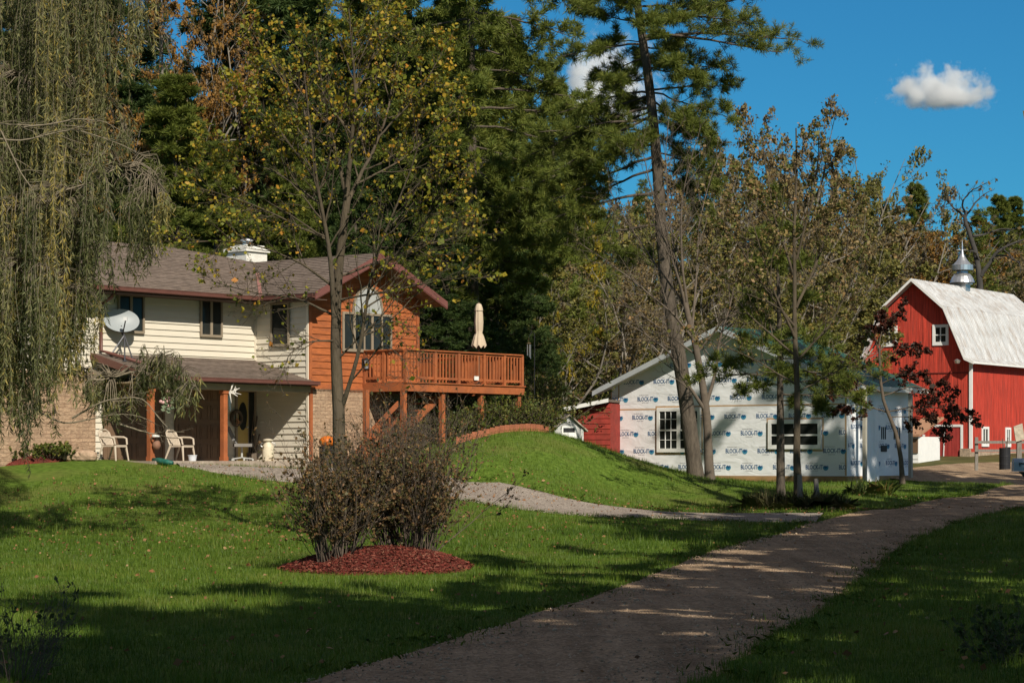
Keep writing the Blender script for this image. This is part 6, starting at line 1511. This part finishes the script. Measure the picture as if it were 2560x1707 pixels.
for i, (px, Y, H, lab) in enumerate(((1370,112,3.0,'olive thicket bush rising behind the well house'),(1500,114,2.8,'yellow flecked thicket bush behind the red shed'),(1330,92,2.6,'dark olive thicket bush past the deck corner'),(1280,98,3.0,'shaded thicket bush behind the wind chime'))):
    bush('thicket_bush', lab, gpt(px,1060,Y), 60, H, 1.5, 95+i, M['darktwig'], LM['olive' if i != 1 else 'yellow'] if i != 3 else LM['bush'], 3200, .06, rad=.012, spread=42, br=.8, lv=(6,3), group='thicket bushes past the deck')
# flower bed by the stone wall at the left
mulch('flower_bed', 'red mulch strip along the stone wall at the left behind the willow', gpt(70,1128,65.8), 1.9, .9, math.radians(20), .22, 4, 2500)
for i, (px, lab) in enumerate(((5,'green bedding plant at the far left of the red mulch strip'),(45,'yellow green bedding plant beside the leftmost one'),(90,'orange tinged bedding plant in the middle of the red strip'),(130,'dark green bedding plant near the stones'),(155,'low green bedding plant at the right end of the red strip'))):
    bush('bedding_plant', lab, gpt(px,1128,65.3)+np.array([0,0,.15]), 22, .38, .3, 110+i, M['darktwig'], LM['shrub'], 500, .045, rad=.005, spread=45, br=.15, lv=(3,2), group='bedding plants by the stone wall')
for i, (px, s_) in enumerate(((150,.22),(172,.26),(195,.24),(216,.3))):
    q = gpt(px,1142,65.6); rng = np.random.default_rng(130+i); mb = MB(); V = []
    for j in range(7):
        th = math.pi*j/6
        for k in range(12):
            a = 2*math.pi*k/12; r = s_*(1+.15*math.sin(3*a+i)+.08*rng.normal()); V.append(q+np.array([r*math.sin(th)*math.cos(a), r*math.sin(th)*math.sin(a)*.8, .12+s_*.62*math.cos(th)]))
    mb.add(V, [(j*12+k, (j+1)*12+k, (j+1)*12+(k+1) % 12, j*12+(k+1) % 12) for j in range(6) for k in range(12)])
    tag(mb.build('boulder', mat('tan_boulder', (.36,.25,.17), .9, .3, 6, .6, 15) if i == 0 else bpy.data.materials['tan_boulder']), ('leftmost tan boulder edging the bed by the stone wall','second tan boulder from the left edging the bed','third tan boulder from the left edging the bed','rightmost tan boulder beside the cream porch wall')[i], 'boulder', 'tan boulders edging the bed')
# long grass clumps around the posts, hosta
def blades(rng, p, h, wd, lean, lean_d=None):
    N = len(p); a = rng.random(N)*6.283; l = np.abs(rng.normal(size=N))*lean; d = np.stack([np.cos(a)*l, np.sin(a)*l, np.ones(N)], -1); d = unit(d); hs = (h*rng.uniform(.5, 1.3, N))[:, None]
    s = np.stack([-np.sin(a+rng.normal(size=N)), np.cos(a), np.zeros(N)], -1)*wd; m = p+d*hs*.55; t = p+d*hs+np.stack([np.cos(a)*l, np.sin(a)*l, -.6*l], -1)*hs*.6
    V = np.stack([p-s, p+s, m+s*.8, t, m-s*.8], 1); return V.reshape(-1, 3), np.arange(N*5).reshape(N, 5)
def clump(name, label, px, py, Y, n, rad, h, wd, lean, seed, lm, group=None, cat='grass clump'):
    rng = np.random.default_rng(seed); q = gpt(px, py, Y); r = np.sqrt(rng.random(n))*rad; a = rng.random(n)*6.283; x, y = q[0]+r*np.cos(a), q[1]+r*np.sin(a); p = np.stack([x, y, hh(x, y)-.01], -1)
    V, Fc = blades(rng, p, h, wd, lean); o = npmesh(name, V, Fc, lm, None, rnd=np.repeat(rng.random(n), 5)); return tag(o, label, cat, group)
for i, (px, py, Y, lab) in enumerate(((1905,1270,66,'long pale grass clump left of the young pine foot'),(1955,1272,65.6,'long pale grass clump between the pine foot and the grey post'),(2025,1272,65.6,'long pale grass clump right of the grey post'),(2075,1262,66.5,'long pale grass clump right of the split post'))):
    clump('grass_clump', lab, px, py, Y, 520, .5, .52, .008, .7, 140+i, LM['drygrass'], 'long grass around the old posts')
clump('hosta', 'broad leaved plant with yellowing drooping leaves before the garage side wall', 2150, 1235, 74, 90, .38, .5, .035, .9, 150, LM['weed'], None, 'plant')
clump('hosta', 'dark green broad leaved plant beside the red oak trunk', 2195, 1228, 75, 130, .42, .55, .035, .8, 151, LM['shrub'], None, 'plant')
bush('weed', 'dark tangled dry weeds at the bottom left corner', gpt(25,1700,20.6), 60, .86, .4, 160, M['darktwig'], LM['weed'], 420, .022, rad=.004, spread=26, br=.30, lv=(4,2), cat='weeds')
bush('weed', 'leafy green weeds at the bottom right corner', gpt(2545,1700,22.5), 40, .5, .4, 161, M['darktwig'], LM['weed'], 900, .028, rad=.003, spread=38, br=.3, lv=(4,2), cat='weeds')

# ------------------------------------------------------------------ grass, fallen leaves
def polyin(px_, x, y):
    c = np.zeros(len(x), bool); n = len(px_)
    for i in range(n):
        (x0, y0), (x1, y1) = px_[i], px_[(i+1) % n]
        k = ((y0 > y) != (y1 > y)) & (x < (x1-x0)*(y-y0)/((y1-y0) if y1 != y0 else 1e-9)+x0); c ^= k
    return c
road_poly = list(map(tuple, RL))+list(map(tuple, RR[::-1])); drv_poly = list(map(tuple, DA))+list(map(tuple, DB[::-1]))
yard_poly = yardA+yardB[::-1]
def shrink(l, r, k): return [tuple(a+(b-a)*k) for a, b in zip(l, r)]+[tuple(b+(a-b)*k) for a, b in zip(l, r)][::-1]
rp_in = shrink(RL, RR, .035); dp_in = shrink(DA, DB, .05)
rg = np.random.default_rng(200)
def scatter(N, y0, y1, wgt):
    Y = y0+(y1-y0)*rg.random(N)**wgt; X = (rg.random(N)*2-1)*(Y*.2133*1.18+1.2); return X, Y
def ok_lawn(X, Y, road=True):
    k = np.ones(len(X), bool)
    if road: k &= ~polyin(rp_in, X, Y) & ~polyin(dp_in, X, Y)
    k &= ~polyin(yard_poly, X, Y)
    qs = np.stack([X, Y], -1); wn_ = (qs-W.O)@W.n; wd_ = (qs-W.O)@W.d
    k &= ~((wn_ < 2.8) & (wd_ < .2)); gn = (qs-Gf.O)@Gf.n; gd = (qs-Gf.O)@Gf.d; k &= ~((gn < .1) & (gd > -.2) & (gd < 5))
    an = (qs-A.O)@A.n; k &= ~(an < .05)
    e = np.stack([X-MC[0], Y-MC[1]], -1); ca, sa = math.cos(math.radians(26)), math.sin(math.radians(26)); k &= ((e[:, 0]*ca+e[:, 1]*sa)/1.6)**2+((-e[:, 0]*sa+e[:, 1]*ca)/1.43)**2 > 1
    return k
X1, Y1 = scatter(330000, 17.5, 46, 1.15); X2, Y2 = scatter(300000, 46, 96, 1.25)
X = np.concatenate([X1, X2]); Y = np.concatenate([Y1, Y2]); k = ok_lawn(X, Y); X, Y = X[k], Y[k]
def vnoise(x, y, s):
    r = np.random.default_rng(int(s*100)); a = r.random((64, 64)); x = x*s; y = y*s; i = np.floor(x).astype(int); j = np.floor(y).astype(int); u = x-i; v = y-j; u = u*u*(3-2*u); v = v*v*(3-2*v)
    g = lambda p, q: a[p % 64, q % 64]
    return g(i, j)*(1-u)*(1-v)+g(i+1, j)*u*(1-v)+g(i, j+1)*(1-u)*v+g(i+1, j+1)*u*v
nz = .35*vnoise(X, Y, .23)+.35*vnoise(X, Y, .8)+.3*vnoise(X, Y, 2.6)
p = np.stack([X, Y, hh(X, Y)-.008], -1); N = len(X)
a = rg.random(N)*6.283; l = np.abs(rg.normal(size=N))*.45; hs = (.045+.045*nz+.02*(Y > 46))*rg.uniform(.5, 1.35, N)*(1+.9*(vnoise(X, Y, 1.9) > .76)); wd = .0032+.00006*Y
tip = p+np.stack([np.cos(a)*l*hs, np.sin(a)*l*hs, hs], -1); s = np.stack([-np.sin(a), np.cos(a), np.zeros(N)], -1)*wd[:, None]
V = np.stack([p-s, p+s, tip], 1).reshape(-1, 3)
gr_ = npmesh('grass', V, np.arange(N*3).reshape(-1, 3), LM['grass'], rnd=np.repeat(np.clip(.02+.78*nz+rg.normal(size=N)*.17, 0, 1), 3)); tag(gr_, 'short green lawn grass', 'grass', kind='stuff')
def litter(N, cx, cy, sx, sy):
    return rg.normal(cx, sx, N), rg.normal(cy, sy, N)
xs, ys = [], []
for N_, cx, cy, sx, sy in ((900,-6.5,54,3.5,5.5),(900,-9,60,3,3.0),(400,-5,48,3.5,4),(380,0,60,4,3),(500,4,64.5,4,1.0),(700,9.5,66,2.5,1.3),(300,13,70,2,2),(350,-2,66.5,2,1.5),(500,6,40,4,10)):
    a_, b_ = litter(N_, cx, cy, sx, sy); xs.append(a_); ys.append(b_)
a_, b_ = scatter(900, 20, 66, 1.0); xs.append(a_); ys.append(b_)
X = np.concatenate(xs); Y = np.concatenate(ys); k = ok_lawn(X, Y, False) & ((~polyin(rp_in, X, Y)) | (rg.random(len(X)) < .12)); X, Y = X[k], Y[k]
p = np.stack([X, Y, hh(X, Y)+.05+.02*rg.random(len(X))], -1); lv = leaf_quads(rg, p, .027, .7, rg.normal(size=p.shape)*np.array([1, 1, .35]), .1, .3)
tag(npmesh('fallen_leaves', lv[0], lv[1], LM['litter'], rnd=rep4(rg.beta(1.5, 1.8, len(p)))), 'scattered brown and tan fallen leaves on the lawn', 'leaves', kind='stuff')
# ragged weeds along the road edges
E = np.concatenate([RL[::1], RR[::1], DA, DB]); side = np.concatenate([np.zeros(len(RL)), np.zeros(len(RR)), np.ones(len(DA)), np.ones(len(DB))])
idx = rg.integers(0, len(E), 34000); X = E[idx, 0]+rg.normal(size=34000)*.26; Y = E[idx, 1]+rg.normal(size=34000)*.26; k = (Y > 16) & (Y < 84) & (vnoise(X, Y, 1.1) > .42); X, Y = X[k], Y[k]
V, Fc = blades(rg, np.stack([X, Y, hh(X, Y)], -1), .10, .006, .7); tag(npmesh('verge_grass', V, Fc, LM['grass'], rnd=np.repeat(np.clip(rg.random(len(X))*.8, 0, 1), 5)), 'ragged darker grass along the gravel edges', 'grass', kind='stuff')

# loose stones on the gravel
ns_ = 15000; X, Y = scatter(ns_*3, 17, 60, 1.3); k = polyin(rp_in, X, Y) | (polyin(dp_in, X, Y) & (rg.random(len(X)) < .6)); X, Y = X[k], Y[k]; n_ = len(X)
sz = .0065*np.exp(rg.normal(size=n_)*.45)*(1+.012*Y); c_ = np.stack([X, Y, hh(X, Y)+.045+sz*.25], -1); O8 = np.array([[1,0,0],[0,1,0],[-1,0,0],[0,-1,0],[0,0,.8],[0,0,-.8]], float)
V = c_[:, None]+O8[None]*sz[:, None, None]*rg.uniform(.6, 1.3, (n_, 6, 1)); T8 = np.array([[0,1,4],[1,2,4],[2,3,4],[3,0,4],[1,0,5],[2,1,5],[3,2,5],[0,3,5]])
tag(npmesh('loose_stones', V.reshape(-1, 3), (T8[None]+6*np.arange(n_)[:, None, None]).reshape(-1, 3), leafmat('stone_colours', [(.20,.15,.10), (.34,.25,.17), (.50,.38,.27)], trans=0, rough=.9), rnd=np.repeat(rg.random(n_), 6)), 'small loose stones on the gravel road', 'stones', kind='stuff')

# ------------------------------------------------------------------ trees on the near right that shade the road and the lawn (outside the frame)
PROTO['shade'] = (broad_template(301, 18, 6, 12500, .15, LM['oak'], 'shade_tree', 'x', fork=.42), 18, False)
for i, (x, y, H, wd_, lab) in enumerate((
 (7.2,3,22,1.0,'tall roadside tree nearest the camera'),(1.5,-6,24,1.0,'tall roadside tree behind the camera'),(9.5,13,19,1.0,'roadside tree right of the near road bend'),(7.6,20,14.5,.9,'roadside tree close to the near verge'),(12.5,26,19,.95,'roadside tree on the right verge facing the mulch bed'),
 (13.5,36,18,.9,'roadside tree on the right verge before the driveway'),(15.5,45,17,.9,'roadside tree right of the driveway mouth'),(18,55,17,.95,'roadside tree behind the mailbox'),(23,66,17,1.0,'roadside tree past the mailbox'),(15.2,40.5,20,.8,'tall second roadside tree before the driveway mouth'),(19.6,51,20,.8,'tall second roadside tree near the mailbox'),(12.8,31,20,.75,'tall slim roadside tree by the middle verge'),(24.2,80,25,.8,'tall slim roadside tree before the barn yard'),(26.5,75,27,.8,'very tall roadside tree furthest from the road'),(5.6,-1,25,1.0,'very tall roadside tree level with the camera'),(-5,-12,24,1.0,'roadside tree left behind the camera'),(8.5,5,23,1.1,'very tall roadside tree right of the camera'),(3.5,-3,23,1.1,'very tall roadside tree just behind the camera'),(12.5,17,17,1.1,'second row roadside tree by the near verge'),(17,32,21,1.1,'second row roadside tree by the middle verge'),(20,44,20,1.1,'second row roadside tree by the driveway mouth'))):
    o, H0, used = PROTO['shade']
    if used:
        r = o.copy(); COL.objects.link(r)
        for ch in ktree(o): c = ch.copy(); COL.objects.link(c); c.parent = r
    else: r = o; PROTO['shade'] = (o, H0, True)
    s = H/H0; r.location = (x, y, up(x, y)-.1); r.scale = (s*wd_, s*wd_, s); r.rotation_euler = (0, 0, i*1.9); tag(r, lab, 'tree', 'roadside trees casting shade')

# ------------------------------------------------------------------ clouds, far beyond the hills
def cloud(label, px0, px1, py0, py1, Y, seed, dens):
    a = P(px0, py1, Y); b = P(px1, py0, Y); c = (a+b)/2; hx, hz = (b[0]-a[0])/2, (b[2]-a[2])/2; hy = hx*.7
    mb = MB(); mb.obox((c[0]-hx*1.3, c[1]-hy*1.3, c[2]-hz*1.4), (2.6*hx,0,0), (0,2.6*hy,0), (0,0,2.8*hz))
    m = bpy.data.materials.new('cloud_vapour'); m.use_nodes = True; t = m.node_tree; N = t.nodes; L = t.links; N.remove(N['Principled BSDF'])
    vol = N.new('ShaderNodeVolumePrincipled'); vol.inputs['Color'].default_value = (.98,.98,.98,1); vol.inputs['Anisotropy'].default_value = .2
    g = N.new('ShaderNodeNewGeometry')
    def math_(op, a_, b_=None):
        n = N.new('ShaderNodeMath'); n.operation = op
        for i, v in enumerate((a_, b_)):
            if v is None: continue
            if hasattr(v, 'is_linked') or hasattr(v, 'links'): L.new(v, n.inputs[i])
            else: n.inputs[i].default_value = v
        return n.outputs[0]
    sp = N.new('ShaderNodeSeparateXYZ'); L.new(g.outputs['Position'], sp.inputs[0])
    x = math_('DIVIDE', math_('SUBTRACT', sp.outputs[0], float(c[0])), float(hx)); y = math_('DIVIDE', math_('SUBTRACT', sp.outputs[1], float(c[1])), float(hy)); z = math_('DIVIDE', math_('SUBTRACT', sp.outputs[2], float(c[2]-hz*.55)), float(hz*1.5))
    z2 = math_('MULTIPLY', z, 1.0); zneg = math_('MULTIPLY', math_('MINIMUM', z, 0.0), 3.2); zz_ = math_('ADD', math_('MAXIMUM', z2, 0.0), math_('ABSOLUTE', zneg))
    r2 = math_('ADD', math_('ADD', math_('MULTIPLY', x, x), math_('MULTIPLY', y, y)), math_('MULTIPLY', zz_, zz_))
    nz_ = N.new('ShaderNodeTexNoise'); nz_.inputs['Scale'].default_value = 3.2/hx; nz_.inputs['Detail'].default_value = 6; nz_.inputs['Roughness'].default_value = .55
    mp = N.new('ShaderNodeMapping'); mp.inputs['Location'].default_value = (seed*31.7, seed*17.3, 0); L.new(g.outputs['Position'], mp.inputs[0]); L.new(mp.outputs[0], nz_.inputs['Vector'])
    f = math_('SUBTRACT', math_('ADD', 1.0, math_('MULTIPLY', math_('SUBTRACT', nz_.outputs['Fac'], .5), 2.6)), math_('SQRT', r2))
    f = math_('MINIMUM', math_('MAXIMUM', math_('MULTIPLY', math_('SUBTRACT', f, .12), 2.6), 0.0), 1.0)
    L.new(math_('MULTIPLY', f, dens), vol.inputs['Density']); L.new(vol.outputs[0], N['Material Output'].inputs['Volume'])
    o = mb.build('cloud', m); tag(o, label, 'cloud'); return o
cloud('small bright white cloud in the clear blue sky above the barn', 2225, 2480, 165, 272, 3000, 1, .09)
cloud('larger white cloud half hidden behind the big white pine', 1375, 1650, 95, 320, 3400, 2, .07)
